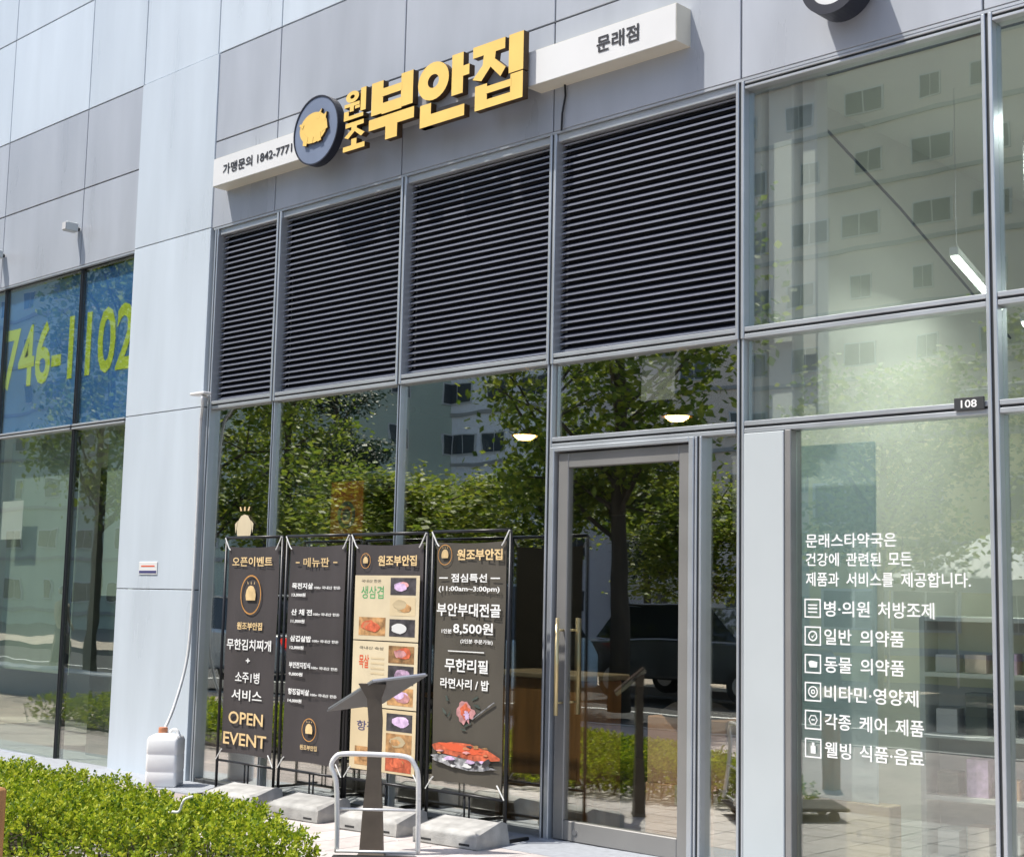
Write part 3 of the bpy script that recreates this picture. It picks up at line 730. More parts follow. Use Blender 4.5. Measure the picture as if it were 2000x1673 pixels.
for (x, y, lab) in ((-3.55, .8, 'white shelf unit of small packets close behind the pharmacy lettering'), (-3.6, 2.6, 'white shelf unit deep inside the pharmacy'), (-2.2, 3.2, 'white shelf unit at the back of the pharmacy')):
    t = thing('shelf_unit', lab, 'shelf', (x, y, -.1), .2)
    f = MB(); f.box(-.6, -.57, 0, .3, 0, 1.5); f.box(.57, .6, 0, .3, 0, 1.5); f.box(-.57, .57, .28, .3, 0, 1.5); obj('side_frame', f, 'white_paint', t)
    for z in (.1, .45, .8, 1.15, 1.47):
        f = MB(); f.box(-.57, .57, 0, .28, z, z + .025); obj('shelf_board', f, 'white_paint', t)
        if z < 1.4:
            for k in range(6):
                f = MB(); h = random.uniform(.1, .25); f.box(-.52 + k * .17, -.40 + k * .17, .05, .2, z + .027, z + .027 + h); obj('packet', f, random.choice(['pale_cyan', 'sign_white', 'wood_pale', 'apt_beige', 'sign_white', 'hood', 'cardboard', 'lilac_print']), t)

# ------------------------------------------------------------------ white hose, bracket and jug by the pillar
HS = thing('drain_hose', 'white drain hose running down the pillar edge into the jug', 'hose', (-10.52, -.06, 3.12))
pts = [(-.05, .08, .035), (.02, -.02, .03), (.055, -.05, .0), (.03, -.03, -.08), (-.03, .0, -.25), (-.05, .02, -.9), (-.055, .02, -1.6), (-.06, .0, -2.2), (-.03, -.12, -2.6), (.0, -.24, -2.83)]
def smooth_pts(P, n=6):
    P = [Vector(p) for p in P]; out = []
    for i in range(len(P) - 1):
        a, b, c, d = P[max(i - 1, 0)], P[i], P[i + 1], P[min(i + 2, len(P) - 1)]
        for k in range(n):
            t = k / n
            out.append(.5 * ((2 * b) + (c - a) * t + (2 * a - 5 * b + 4 * c - d) * t * t + (3 * b - a - 3 * c + d) * t ** 3))
    return out + [P[-1]]
f = MB(); f.tube(smooth_pts(pts), .013, 8); obj('hose', f, 'tube_white', HS, smooth=True)
f = MB(); f.bbox(-.12, .09, -.07, .02, .035, .06, .008); obj('hose_bracket', f, 'tube_white', HS)
JG = thing('plastic_jug', 'white plastic jug with an orange cap standing at the foot of the pillar', 'jug', (-10.43, -.33, gz(-10.4)), R(38))
f = MB()
def rrect(w, d, c, z, n=5):
    P = []
    for sx_, sy_, a0 in ((1, 1, 0), (-1, 1, 90), (-1, -1, 180), (1, -1, 270)):
        for i in range(n):
            a = R(a0 + 90 * i / (n - 1)); P.append((sx_ * (w - c) + c * math.cos(a), sy_ * (d - c) + c * math.sin(a), z))
    return P
prof = [(.125, .10, .02, 0), (.132, .11, .025, .012), (.132, .11, .025, .11), (.130, .108, .025, .116), (.130, .108, .025, .128), (.132, .11, .025, .134), (.132, .11, .025, .25), (.130, .108, .025, .256), (.130, .108, .025, .268), (.132, .11, .025, .274), (.132, .11, .025, .375), (.124, .10, .03, .40), (.095, .075, .04, .42), (.05, .05, .04, .43), (.03, .03, .03, .432)]
N = 20
for i, (w, d, c, z) in enumerate(prof): f.v += rrect(w, d, c, z)
for i in range(len(prof) - 1):
    for k2 in range(N):
        l = (k2 + 1) % N; f.f.append((i * N + k2, i * N + l, (i + 1) * N + l, (i + 1) * N + k2)); f.m.append(0)
f.f.append(tuple(reversed(range(N)))); f.m.append(0)
obj('jug_body', f, 'plastic_white', JG, smooth=True)
f = MB(); f.lathe([(.0, .475), (.035, .475), (.038, .465), (.038, .43), (.0, .43)], 16, -.03, 0); obj('jug_cap', f, 'cap_orange', JG)
f = MB(); f.tube(smooth_pts([(.02, 0, .42), (.05, 0, .455), (.09, 0, .45), (.115, 0, .395)], 4), .013, 8); obj('jug_grip', f, 'plastic_white', JG, smooth=True)

# ------------------------------------------------------------------ four banner stands with concrete weights
def stand(x0, x1, label, sheet_m, ztop=1.89, y=-.34):
    xc = (x0 + x1) / 2; g = gz(xc)
    t = thing('banner_stand', label, 'banner stand', (xc, y, g), 0, None)
    w = (x1 - x0) / 2; H = ztop - g
    f = MB(); r = .012
    f.tube([(-w, 0, .02), (-w, 0, H)], r); f.tube([(w, 0, .02), (w, 0, H)], r); f.tube([(-w, 0, H), (w, 0, H)], r); f.tube([(-w, 0, .27), (w, 0, .27)], r * .8)
    f.tube([(-w, 0, .04), (w, 0, .04)], r)
    f.tube([(-.015, .012, .04), (-.015, .012, .27)], .007); f.tube([(.03, .012, .04), (.03, .012, .27)], .007)
    for a in (-w, w): f.tube([(a, -.22, .015), (a, .22, .015)], r)
    obj('stand_frame', f, 'frame_black', t, smooth=True)
    # cloth sheet, slightly wavy
    sx0, sx1, sz0, sz1 = -w + .04, w - .04, .33, H - .07
    f = MB(); nx, nz = 10, 18; rnd = random.random() * 9
    for j in range(nz + 1):
        for i in range(nx + 1):
            u, v_ = i / nx, j / nz
            sag = .012 * math.sin(math.pi * u) * (1 if v_ in (0, 1) else 0) * (-1 if v_ == 1 else 1)
            f.v.append((sx0 + u * (sx1 - sx0), .004 * math.sin(u * 5 + rnd + v_ * 2) + .003 * math.sin(v_ * 9 + rnd), sz0 + v_ * (sz1 - sz0) + sag))
    for j in range(nz):
        for i in range(nx):
            a = j * (nx + 1) + i; f.f.append((a, a + 1, a + nx + 2, a + nx + 1)); f.m.append(0)
    s = obj('banner_sheet', f, sheet_m, t, smooth=True)
    for (a, c, b, d) in ((sx0, sz0, -w, .275), (sx1, sz0, w, .275), (sx0, sz1, -w, H), (sx1, sz1, w, H)):
        sgx = 1 if a < 0 else -1; sgz = 1 if c > 1 else -1
        f = MB(); f.tube([(a + sgx * .03, -.010, c - sgz * .03), (a + sgx * .012, -.012, c - sgz * .012), (b, -.013, d)], .005, 6); obj('tie_cord', f, 'cord_white', t)
    return t, s, (sx0, sx1, sz0, sz1)
def put(s, box, body, u0, u1, vc, h, m, bold=.015, name='lettering', y=-.0125):
    x0, x1, z0, z1 = box; W, Hh = x1 - x0, z1 - z0
    f = MB(); zc = z1 - vc * Hh
    f.text(body, x0 + u0 * W, x0 + u1 * W, zc - h / 2, zc + h / 2, y, bold=bold)
    return obj(name, f, m, s)
def emblem(s, box, uc, vc, r, m1='gold_print', m2='orange_print', sz=1.0):
    x0, x1, z0, z1 = box; cx = x0 + uc * (x1 - x0); cz = z1 - vc * (z1 - z0)
    f = MB(); f.ring(cx, cz, r, r * .93, -.0125, -.0115, 30, 0, None, 1, sz); obj('emblem_ring', f, m2, s)
    f = MB(); f.prism(pighead(cx, cz - r * .32, r * .95), -.013, -.0115)
    for a in (-.3, 0, .3): f.prism([(cx + a * r - .02 * r, cz + .62 * r), (cx + a * r + .05 * r, cz + .62 * r), (cx + a * 1.2 * r, cz + .80 * r)], -.013, -.0115)
    obj('emblem_pig', f, m1, s)
def rect(s, box, u0, u1, v0, v1, m, name, y=-.0115):
    x0, x1, z0, z1 = box; W, Hh = x1 - x0, z1 - z0
    f = MB(); f.box(x0 + u0 * W, x0 + u1 * W, y, y + .001, z1 - v1 * Hh, z1 - v0 * Hh); return obj(name, f, m, s)
# 1: open event
t, s, b = stand(-9.68, -8.94, 'black banner stand with OPEN EVENT in gold, nearest the pillar', 'banner_dark')
put(s, b, '오픈이벤트', .10, .90, .075, .075, 'gold_print'); emblem(s, b, .5, .235, .135, sz=1.15)
put(s, b, '원조부안집', .25, .75, .385, .06, 'gold_print', .03); put(s, b, '무한김치찌개', .06, .94, .475, .085, 'white_print', .02)
put(s, b, '+', .46, .54, .55, .035, 'white_print', .03); put(s, b, '소주1병', .26, .74, .63, .085, 'white_print'); put(s, b, '서비스', .20, .80, .715, .085, 'white_print')
put(s, b, 'OPEN', .16, .84, .825, .095, 'gold_print', .015); put(s, b, 'EVENT', .07, .92, .925, .095, 'gold_print', .015)
# 2: menu
t, s, b = stand(-8.88, -8.13, 'black banner stand listing five dishes in small white print', 'banner_dark')
put(s, b, '메뉴판', .27, .73, .08, .07, 'gold_print')
rect(s, b, .13, .20, .078, .084, 'gold_print', 'dash'); rect(s, b, .80, .87, .078, .084, 'gold_print', 'dash')
for i, (d, p) in enumerate((('목전지살', '13,000원'), ('산 채 전', '11,000원'), ('삼겹살밥', '12,000원'), ('부안전지정식', '9,000원'), ('항정갈비살', '14,000원'))):
    v = .19 + i * .122
    put(s, b, d, .08, .46, v, .046, 'white_print', .03); put(s, b, '100g 국내산 한돈', .48, .94, v + .008, .026, 'white_print', .02); put(s, b, p, .08, .33, v + .042, .030, 'white_print', .03)
emblem(s, b, .48, .845, .085); put(s, b, '원조부안집', .33, .63, .925, .038, 'gold_print', .03)
# 3: photo menu
t, s, b = stand(-8.10, -7.30, 'banner stand with a beige photo menu, partly behind the sign post', 'banner_dark')
emblem(s, b, .17, .075, .055); put(s, b, '원조부안집', .36, .93, .075, .075, 'gold_print', .03)
rect(s, b, .02, .98, .14, .425, 'banner_beige', 'menu_board'); rect(s, b, .02, .98, .43, .715, 'banner_beige', 'menu_board'); rect(s, b, .02, .98, .72, .99, 'banner_beige_b', 'menu_board')
def photo(u0, u1, v0, v1, base, blob, kind):
    o = rect(s, b, u0, u1, v0, v1, base, 'food_photo', -.0128)
    x0, x1, z0, z1 = b; W, Hh = x1 - x0, z1 - z0
    cx, cz = x0 + (u0 + u1) / 2 * W, z1 - (v0 + v1) / 2 * Hh; rw, rh = (u1 - u0) / 2 * W, (v1 - v0) / 2 * Hh
    for q in range(kind):
        f = MB(); n = 14; dx, dz = random.uniform(-.25, .25) * rw, random.uniform(-.2, .2) * rh; k = random.uniform(.35, .72)
        f.prism([(cx + dx + rw * k * math.cos(6.283 * i / n) * random.uniform(.8, 1.05), cz + dz + rh * k * math.sin(6.283 * i / n) * random.uniform(.8, 1.05)) for i in range(n)], -.0142 - q * .0006, -.013)
        obj('food', f, blob[q % len(blob)], s)
vv = [(.15, .225), (.235, .315), (.33, .405), (.445, .52), (.53, .61), (.625, .70), (.735, .81), (.82, .90), (.91, .98)]
bases = ['food_dark', 'banner_beige_b', 'food_dark', 'food_brown', 'food_dark', 'food_brown', 'food_dark', 'food_brown', 'meat_red']
blobs = [['lilac_print', 'meat_pink'], ['wood_pale', 'food_brown'], ['sign_white', 'ash_grey'], ['meat_pink', 'meat_red'], ['meat_purple'], ['lilac_print', 'meat_pink'], ['lilac_print'], ['food_brown', 'wood_pale'], ['meat_red', 'food_brown']]
for (a, c), ba, bl in zip(vv, bases, blobs): photo(.56, .93, a, c, ba, bl, 3)
put(s, b, '생삼겹', .12, .46, .215, .09, 'leaf_green_print', .01); photo(.10, .50, .325, .405, 'food_brown', ['meat_red', 'cap_orange'], 3)
put(s, b, '국내산 한돈', .12, .42, .165, .022, 'black_print', 0); put(s, b, '목살', .12, .27, .52, .095, 'red_print', .02); put(s, b, '국내산 숙성', .12, .48, .46, .022, 'black_print', 0)
for q in range(4): rect(s, b, .30, .50, .50 + q * .022, .508 + q * .022, 'banner_beige_b', 'print_line', -.0128)
put(s, b, '항정', .12, .40, .80, .07, 'poster_navy', .01); photo(.10, .50, .89, .97, 'food_brown', ['meat_red', 'sign_white', 'food_brown'], 3)
# 4: lunch
t, s, b = stand(-7.24, -6.50, 'brown banner stand with a lunch price and a grill picture, nearest the door', 'banner_brown', 1.895)
emblem(s, b, .14, .055, .07); put(s, b, '원조부안집', .32, .97, .055, .075, 'gold_print', .03)
put(s, b, '점심특선', .24, .76, .152, .058, 'white_print', .02); rect(s, b, .06, .19, .150, .155, 'white_print', 'dash'); rect(s, b, .81, .94, .150, .155, 'white_print', 'dash')
put(s, b, '(11:00am~3:00pm)', .06, .94, .20, .042, 'white_print', .02); put(s, b, '부안부대전골', .04, .96, .285, .088, 'white_print', .02)
put(s, b, '1인분', .12, .27, .375, .03, 'white_print', .02); put(s, b, '8,500원', .29, .86, .362, .082, 'white_print', .02); put(s, b, '(2인분 주문가능)', .40, .86, .415, .033, 'white_print', .02)
rect(s, b, .22, .74, .455, .459, 'white_print', 'dash'); put(s, b, '무한리필', .18, .80, .515, .088, 'white_print', .02); put(s, b, '라면사리 / 밥', .12, .82, .59, .068, 'white_print', .02)
x0, x1, z0, z1 = b; W, Hh = x1 - x0, z1 - z0
def blob(cx, cz, rw, rh, m, y, name='food', jag=.25, n=22, rot=0):
    f = MB(); P = []
    for i in range(n):
        a = 6.283 * i / n; k = random.uniform(1 - jag, 1 + jag * .4); px, pz = rw * k * math.cos(a), rh * k * math.sin(a)
        P.append((cx + px * math.cos(rot) - pz * math.sin(rot), cz + px * math.sin(rot) + pz * math.cos(rot)))
    f.prism(P, y, y + .0012); return obj(name, f, m, s)
U = lambda u: x0 + u * W
V = lambda v: z1 - v * Hh
for q in range(9): blob(U(random.uniform(.12, .7)), V(random.uniform(.64, .78)), random.uniform(.02, .05), random.uniform(.006, .015), 'hood', -.0112 - q * .0001, 'smoke_streak', .5, 12, random.uniform(-1, 1))
blob(U(.50), V(.705), .085, .075, 'meat_pink', -.0135, jag=.4); blob(U(.49), V(.70), .05, .05, 'meat_red', -.015, jag=.5); blob(U(.52), V(.715), .03, .028, 'lilac_print', -.0165, jag=.5)
f = MB(); f.tube([(U(.60), -.014, V(.73)), (U(.90), -.014, V(.655))], .004, 6); obj('tongs', f, 'ash_grey', s)
blob(U(.5), V(.862), .33, .050, 'meat_red', -.0135, jag=.2, rot=-.06); blob(U(.45), V(.855), .22, .026, 'red_print', -.015, jag=.35, rot=-.06)
blob(U(.47), V(.91), .33, .040, 'ash_grey', -.0128, jag=.25, rot=-.05)
for q in range(14): blob(U(random.uniform(.08, .86)), V(random.uniform(.895, .93)), random.uniform(.02, .05), random.uniform(.008, .016), random.choice(['sign_white', 'food_dark', 'lilac_print', 'food_dark']), -.0145 - q * .0003, jag=.5, n=9)
for q in range(10): blob(U(random.uniform(.1, .85)), V(random.uniform(.835, .885)), random.uniform(.015, .045), random.uniform(.006, .014), random.choice(['meat_pink', 'cap_orange', 'food_brown', 'food_dark']), -.0165 - q * .0003, jag=.5, n=9)
blob(U(.82), V(.90), .05, .02, 'food_dark', -.022, jag=.3, rot=.5)

def weight(loc, lab, rz, first=None):
    if first: return dup(first, loc, rz, lab)
    t = thing('concrete_weight', lab, 'weight', loc, rz, 'concrete weights in front of the banner stands')
    f = MB(); w = .265; d0, d1 = -.16, .16
    # long block with chamfered front and rising top
    prof = [(d0, 0), (d0, .085), (d0 + .02, .108), (d1 - .05, .142), (d1, .125), (d1, 0)]
    n = len(prof); f.v += [(-w + (.0 if 0 < i < 5 else 0), y, z) for i, (y, z) in enumerate(prof)] + [(w, y, z) for y, z in prof]
    f.v = [(x * (1 - .10 * (z > .1)), y, z) for x, y, z in f.v]
    for i in range(n):
        j = (i + 1) % n; f.f.append((i, n + i, n + j, j)); f.m.append(0)
    f.f.append(tuple(reversed(range(n)))); f.m.append(0); f.f.append(tuple(range(n, 2 * n))); f.m.append(0)
    me = f.mesh('block', ['concrete']); o = obj('block', me, 'concrete', t)
    bm = o.modifiers.new('bevel', 'BEVEL'); bm.width = .008; bm.segments = 2
    for a in (-.16, .16):
        f = MB(); f.bbox(a - .045, a + .045, d0 - .002, d0 + .02, .02, .036, .003); obj('lifting_slot', f, 'slot_dark', t)
    return t
wt = weight((-9.02, -.55, gz(-9.0)), 'concrete weight at the foot of the OPEN EVENT banner, beside the jug', R(5))
weight((-8.22, -.56, gz(-8.2)), 'concrete weight in front of the dish list banner, at the hedge end', R(4), wt)
weight((-7.42, -.56, gz(-7.4)), 'concrete weight half hidden behind the cart handle', R(6), wt)
weight((-6.70, -.53, gz(-6.7)), 'concrete weight in front of the lunch banner beside the door', R(5), wt)

# ------------------------------------------------------------------ sign post and hand cart
PS = thing('sign_post', 'dark brown plant sign post with a tilted plate, standing behind the cart handle', 'sign post', (-6.75, -1.24, gz(-6.7)), R(44))
f = MB()
z = [0, .02, .25, .5, .80, .93, 1.02]; w = [.085, .072, .060, .042, .042, .055, .11]; dd = [.05, .04, .034, .026, .026, .026, .03]
for zz, a, c in zip(z, w, dd): f.v += [(-a, -c, zz), (a * (1 if zz < .9 else .55), -c, zz), (a * (1 if zz < .9 else .55), c, zz), (-a, c, zz)]
for i in range(len(z) - 1):
    for k2 in range(4):
        l = (k2 + 1) % 4; f.f.append((i * 4 + k2, i * 4 + l, (i + 1) * 4 + l, (i + 1) * 4 + k2)); f.m.append(0)
f.f.append((3, 2, 1, 0)); f.m.append(0); e = 4 * (len(z) - 1); f.f.append((e, e + 1, e + 2, e + 3)); f.m.append(0)
obj('post', f, 'post_brown', PS)
f = MB()
Aq, Bq, Cq, Dq = Vector((-.315, .13, .835)), Vector((-.02, -.05, 1.03)), Vector((.31, .0, 1.075)), Vector((.015, .18, .88))
nn = (Bq - Aq).cross(Dq - Aq).normalized()
if nn.z < 0: nn = -nn
q = [Aq, Dq, Cq, Bq]; f.v = [tuple(p) for p in q] + [tuple(p + nn * .012) for p in q]
f.f = [(3, 2, 1, 0), (4, 5, 6, 7), (0, 1, 5, 4), (1, 2, 6, 5), (2, 3, 7, 6), (3, 0, 4, 7)]; f.m = [0] * 6
obj('plate', f, 'plate_grey', PS)
f = MB(); q2 = [p + nn * .024 for p in q]; cc = sum(q2, Vector()) / 4; q2 = [cc + (p - cc) * .97 for p in q2]
f.v = [tuple(p - nn * .010) for p in q2] + [tuple(p) for p in q2]; f.f = [(3, 2, 1, 0), (4, 5, 6, 7), (0, 1, 5, 4), (1, 2, 6, 5), (2, 3, 7, 6), (3, 0, 4, 7)]; f.m = [0] * 6
obj('plate_cover', f, 'steel', PS)

CA = thing('hand_cart', 'platform hand cart with a bent white tube handle in front of the banners', 'cart', (-6.21, -1.69, gz(-6.3)), R(43.7))
f = MB()
hw, hz = .235, .665
P = [(-hw + .02, .05, .12), (-hw + .02, .02, .30), (-hw + .01, 0, hz - .16), (-hw - .02, 0, hz - .07), (-hw + .0, 0, hz - .02), (-hw + .05, 0, hz), (0, 0, hz), (hw - .07, 0, hz - .01), (hw - .02, 0, hz - .06), (hw + .0, 0, hz - .13), (hw + .005, .02, .30), (hw + .005, .05, .12)]
f.tube(smooth_pts(P, 5), .0145, 10); obj('push_handle', f, 'tube_white', CA, smooth=True)
for zz in (.36, .13):
    f = MB(); f.tube([(-hw + .02, .02, zz), (hw - .0, .02, zz)], .008, 8); obj('cross_bar', f, 'tube_white', CA, smooth=True)
f = MB(); f.bbox(-.24, .24, -.78, .06, .08, .105, .008); obj('platform', f, 'rubber', CA)
for a in (-.17, .17):
    for c in (-.68, -.04):
        f = MB(); f.tube([(a - .015, c, .04), (a + .015, c, .04)], .04, 14); f.box(a - .02, a + .02, c - .02, c + .02, .05, .08); obj('caster', f, 'rubber', CA)

# ------------------------------------------------------------------ hedge
HD = thing('hedge', 'low clipped lime green hedge along the pavement at the bottom left', 'hedge', (-11, -2.4, gz(-11)))
def hedge_top(x, y):
    n = .016 * math.sin(x * 5.1 + y * 3) + .018 * math.sin(x * 2.3 - y * 4.7 + 1) + .016 * math.sin(x * 11 + y * 9)
    return .285 + n
HX0, HX1, HY0, HY1 = -17.0, -6.0, -3.55, -1.74
def inside(x, y):
    r = .45
    xe = min(HX1, -7.45 + (-1.75 - y) * 3.0)
    dx = max(0, x - (xe - r)); cy = (HY0 + HY1) / 2; hy = (HY1 - HY0) / 2
    dy = max(0, abs(y - cy) - (hy - r))
    wob = .05 * math.sin(x * 4 + y * 7)
    front = y - (-2.42 - (HX1 - x) * .5)          # the bed is cut back obliquely at its street side
    return min(r + wob - math.hypot(dx, dy), front)
f = MB(); rnd = random.Random(3)
cnt = 0
def leaf(mb, p, d, L, w):
    side = d.cross(Vector((rnd.uniform(-1, 1), rnd.uniform(-1, 1), rnd.uniform(-.3, 1)))).normalized() * w
    nrm = d.cross(side).normalized() * (w * .35)
    b = len(mb.v); tip = p + d * L; mid = p + d * (L * .55)
    mb.v += [tuple(p), tuple(mid + side + nrm), tuple(tip), tuple(mid - side + nrm)]
    mb.f += [(b, b + 1, b + 2), (b, b + 2, b + 3)]; mb.m += [0, 0]
tries = 0
while cnt < 7600 and tries < 90000:
    tries += 1
    x = HX1 - (HX1 - HX0) * rnd.random() ** 1.25 + .02; y = rnd.uniform(HY0, HY1 + .05)
    if x < -13.5 and rnd.random() < .5: continue
    e = inside(x, y)
    if e < 0: continue
    top = hedge_top(x, y) * min(1, (.55 + e / .28)) if e < .13 else hedge_top(x, y)
    if e < .12 and rnd.random() < .75: zz = rnd.uniform(.04, top)
    else: zz = top - rnd.random() ** 2 * .12
    g = gz(x); base = Vector((x + 11, y + 2.4, g - gz(-11) + zz))
    cy = (HY0 + HY1) / 2
    outw = Vector((max(0, (x - min(HX1, -7.45 + (-1.75 - y) * 3.0) + .35)) * 2, (y - cy) * (1.4 if e < .12 else .2), .8)).normalized()
    axis = (outw + Vector((rnd.uniform(-.6, .6), rnd.uniform(-.6, .6), rnd.uniform(-.2, .6)))).normalized()
    nl = rnd.randint(9, 13); ln = rnd.uniform(.05, .085)
    for q in range(nl):
        t_ = q / nl; a = q * 2.4
        u = axis.orthogonal().normalized(); v_ = axis.cross(u)
        d = (axis * (.35 + .5 * t_) + (u * math.cos(a) + v_ * math.sin(a)) * .8).normalized()
        leaf(f, base + axis * ln * t_, d, rnd.uniform(.020, .036), rnd.uniform(.007, .0115))
    cnt += 1
obj('foliage', f, 'leaf_hedge', HD, kind='stuff')
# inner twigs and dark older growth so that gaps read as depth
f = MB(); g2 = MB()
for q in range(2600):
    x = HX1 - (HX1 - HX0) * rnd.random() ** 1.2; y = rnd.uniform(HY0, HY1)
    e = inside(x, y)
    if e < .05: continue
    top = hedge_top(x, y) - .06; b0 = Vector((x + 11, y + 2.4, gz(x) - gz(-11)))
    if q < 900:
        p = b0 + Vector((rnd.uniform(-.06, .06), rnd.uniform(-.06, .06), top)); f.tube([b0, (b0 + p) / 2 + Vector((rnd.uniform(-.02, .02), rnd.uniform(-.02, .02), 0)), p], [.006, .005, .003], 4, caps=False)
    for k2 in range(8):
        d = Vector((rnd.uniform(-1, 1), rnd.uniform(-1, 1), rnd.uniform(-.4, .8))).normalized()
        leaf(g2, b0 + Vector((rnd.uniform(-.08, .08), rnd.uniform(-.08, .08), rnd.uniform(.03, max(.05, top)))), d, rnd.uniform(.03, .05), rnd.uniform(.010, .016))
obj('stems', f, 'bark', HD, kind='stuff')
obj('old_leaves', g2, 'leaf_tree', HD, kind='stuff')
struct('planting_bed', slab(-17.0, -8.2, -3.4, -1.95, -.2, .012), 'soil')
f = MB(); f.tube(smooth_pts([(0, 0, 0), (.05, .02, .03), (.09, .05, .035), (.12, .06, .10), (.16, .09, .12)], 4), .008, 6)
tag(obj('white_ribbon', f, 'cord_white', None, (-7.02, -2.55, .205), smooth=True), 'scrap of white ribbon caught on top of the hedge', 'ribbon')
f = MB(); f.bbox(-.06, .06, -.06, .06, 0, .62, .01)
tag(obj('wooden_post', f, 'wood', None, (-6.66, -3.75, gz(-6.6) - .02)), 'brown wooden post cut by the left picture edge', 'post')

# ------------------------------------------------------------------ the street behind the camera, seen in the glass
def make_tree(name, seed, H, crown_r, crown_z, leafm, nleaf, lsize, label, conifer=False):
    rnd2 = random.Random(seed)
    t = thing(name, label, 'tree', (0, 0, 0), 0, 'street trees facing the building')
    f = MB(); tips = []
    lean = Vector((rnd2.uniform(-.05, .05), rnd2.uniform(-.05, .05), 1))
    tr = [lean * (H * k / 6) + Vector((rnd2.uniform(-.06, .06), rnd2.uniform(-.06, .06), 0)) for k in range(7)]
    tr[0] = Vector((0, 0, -.05))
    rad = [.20 * H / 8, .15 * H / 8, .13 * H / 8, .11 * H / 8, .085 * H / 8, .05 * H / 8, .02]
    f.tube(tr, rad, 9)
    nb = 26
    for q in range(nb):
        k = rnd2.uniform(.30, .95) if not conifer else rnd2.uniform(.12, .98); i = min(5, int(k * 6)); p = tr[i].lerp(tr[i + 1], k * 6 - i)
        a = rnd2.uniform(0, 6.283); rr = crown_r * (1 - .45 * abs(k - .55) / .45) if not conifer else crown_r * (1.05 - k)
        d = Vector((math.cos(a), math.sin(a), rnd2.uniform(.25, .9) if not conifer else rnd2.uniform(-.25, .05)))
        e = p + d * rr * rnd2.uniform(.7, 1.0)
        m = p.lerp(e, .5) + Vector((0, 0, .12 * rr))
        f.tube([p, m, e], [.045 * H / 8, .028 * H / 8, .008], 5, caps=False)
        tips += [e, m, m.lerp(e, .5)]
        for z_ in range(2):
            e2 = m + Vector((rnd2.uniform(-1, 1), rnd2.uniform(-1, 1), rnd2.uniform(-.2, .8))) * rr * .5
            f.tube([m, e2], [.02, .006], 4, caps=False); tips.append(e2)
    obj('trunk', f, 'bark', t, smooth=True)
    g = MB()
    for q in range(nleaf):
        c = rnd2.choice(tips); p = c + Vector((rnd2.gauss(0, .26), rnd2.gauss(0, .26), rnd2.gauss(0, .2))) * (crown_r / 2)
        if p.z < crown_z: continue
        d = Vector((rnd2.uniform(-1, 1), rnd2.uniform(-1, 1), rnd2.uniform(-.8, .5))).normalized(); L = lsize * rnd2.uniform(.7, 1.3)
        side = d.cross(Vector((rnd2.uniform(-1, 1), rnd2.uniform(-1, 1), 1.2))).normalized() * L * .42
        b_ = len(g.v); g.v += [tuple(p), tuple(p + d * L * .5 + side), tuple(p + d * L), tuple(p + d * L * .5 - side)]; g.f.append((b_, b_ + 1, b_ + 2, b_ + 3)); g.m.append(0)
    obj('crown', g, leafm, t)
    return t
T1 = make_tree('zelkova_tree', 11, 8.0, 2.5, 2.1, 'leaf_tree', 9000, .14, 'broad green street tree behind the photographer')
T2 = make_tree('maple_tree', 23, 6.0, 2.1, 1.5, 'leaf_tree_pale', 9000, .13, 'pale green small tree across the road')
T3 = make_tree('pine_tree', 37, 9.0, 2.1, 1.6, 'leaf_pine', 13000, .13, 'dark pine tree across the road')
T1.location = (-14.3, -10.2, gz(-14)); T2.location = (-19.2, -10.4, gz(-19)); T2.scale = (1.1, 1.1, .62); T3.location = (-30, -21, gz(-22)); T3.scale = (.8, .8, .52)
T1['label'] = 'broad green street tree nearest the camera on the kerb'
for x, y, s_, rz, lab in ((-24.3, -9.2, (1, 1, 1), 1, 'broad street tree beside the plaza'), (-28.6, -9.4, (.75, .75, 1.15), 2, 'narrow street tree at the far end of the plaza'), (-17.2, -11.6, (.62, .62, .95), 3.1, 'slim street tree between two parked cars'),
                     (-36, -20, (1.1, 1.1, 1.1), 4, 'broad tree beyond the road bend'), (-6.6, -17.2, (.9, .9, .9), 5.5, 'broad tree by the yellow building'), (-9.3, -16.4, (.8, .8, .8), .5, 'broad tree by the canopy tent')):
    dup(T1, (x, y, gz(x)), rz, lab, s_)
for x, y, s_, rz, lab in ((-22.6, -13.5, (.95, .95, .62), 2.2, 'low spreading tree on the far kerb'), (-13.6, -16.8, (1, 1, 1), 4.2, 'pale green tree behind the crossing'), (-18.0, -17.5, (.9, .9, .7), 1.2, 'low pale tree left of the crossing'), (-26.5, -18.5, (1.05, 1.05, .8), 3.3, 'pale green tree before the pines')):
    dup(T2, (x, y, gz(x)), rz, lab, s_)
for x, y, s_, rz, lab in ((-35, -26, .55, .5, 'dark pine tree left of the apartment blocks'), (-25.5, -25, .7, 2.5, 'dark pine tree right of the apartment blocks'), (-43, -28, 1.1, 3.5, 'tallest dark pine tree by the grey office')):
    dup(T3, (x, y, gz(x)), rz, lab, (s_,) * 3)

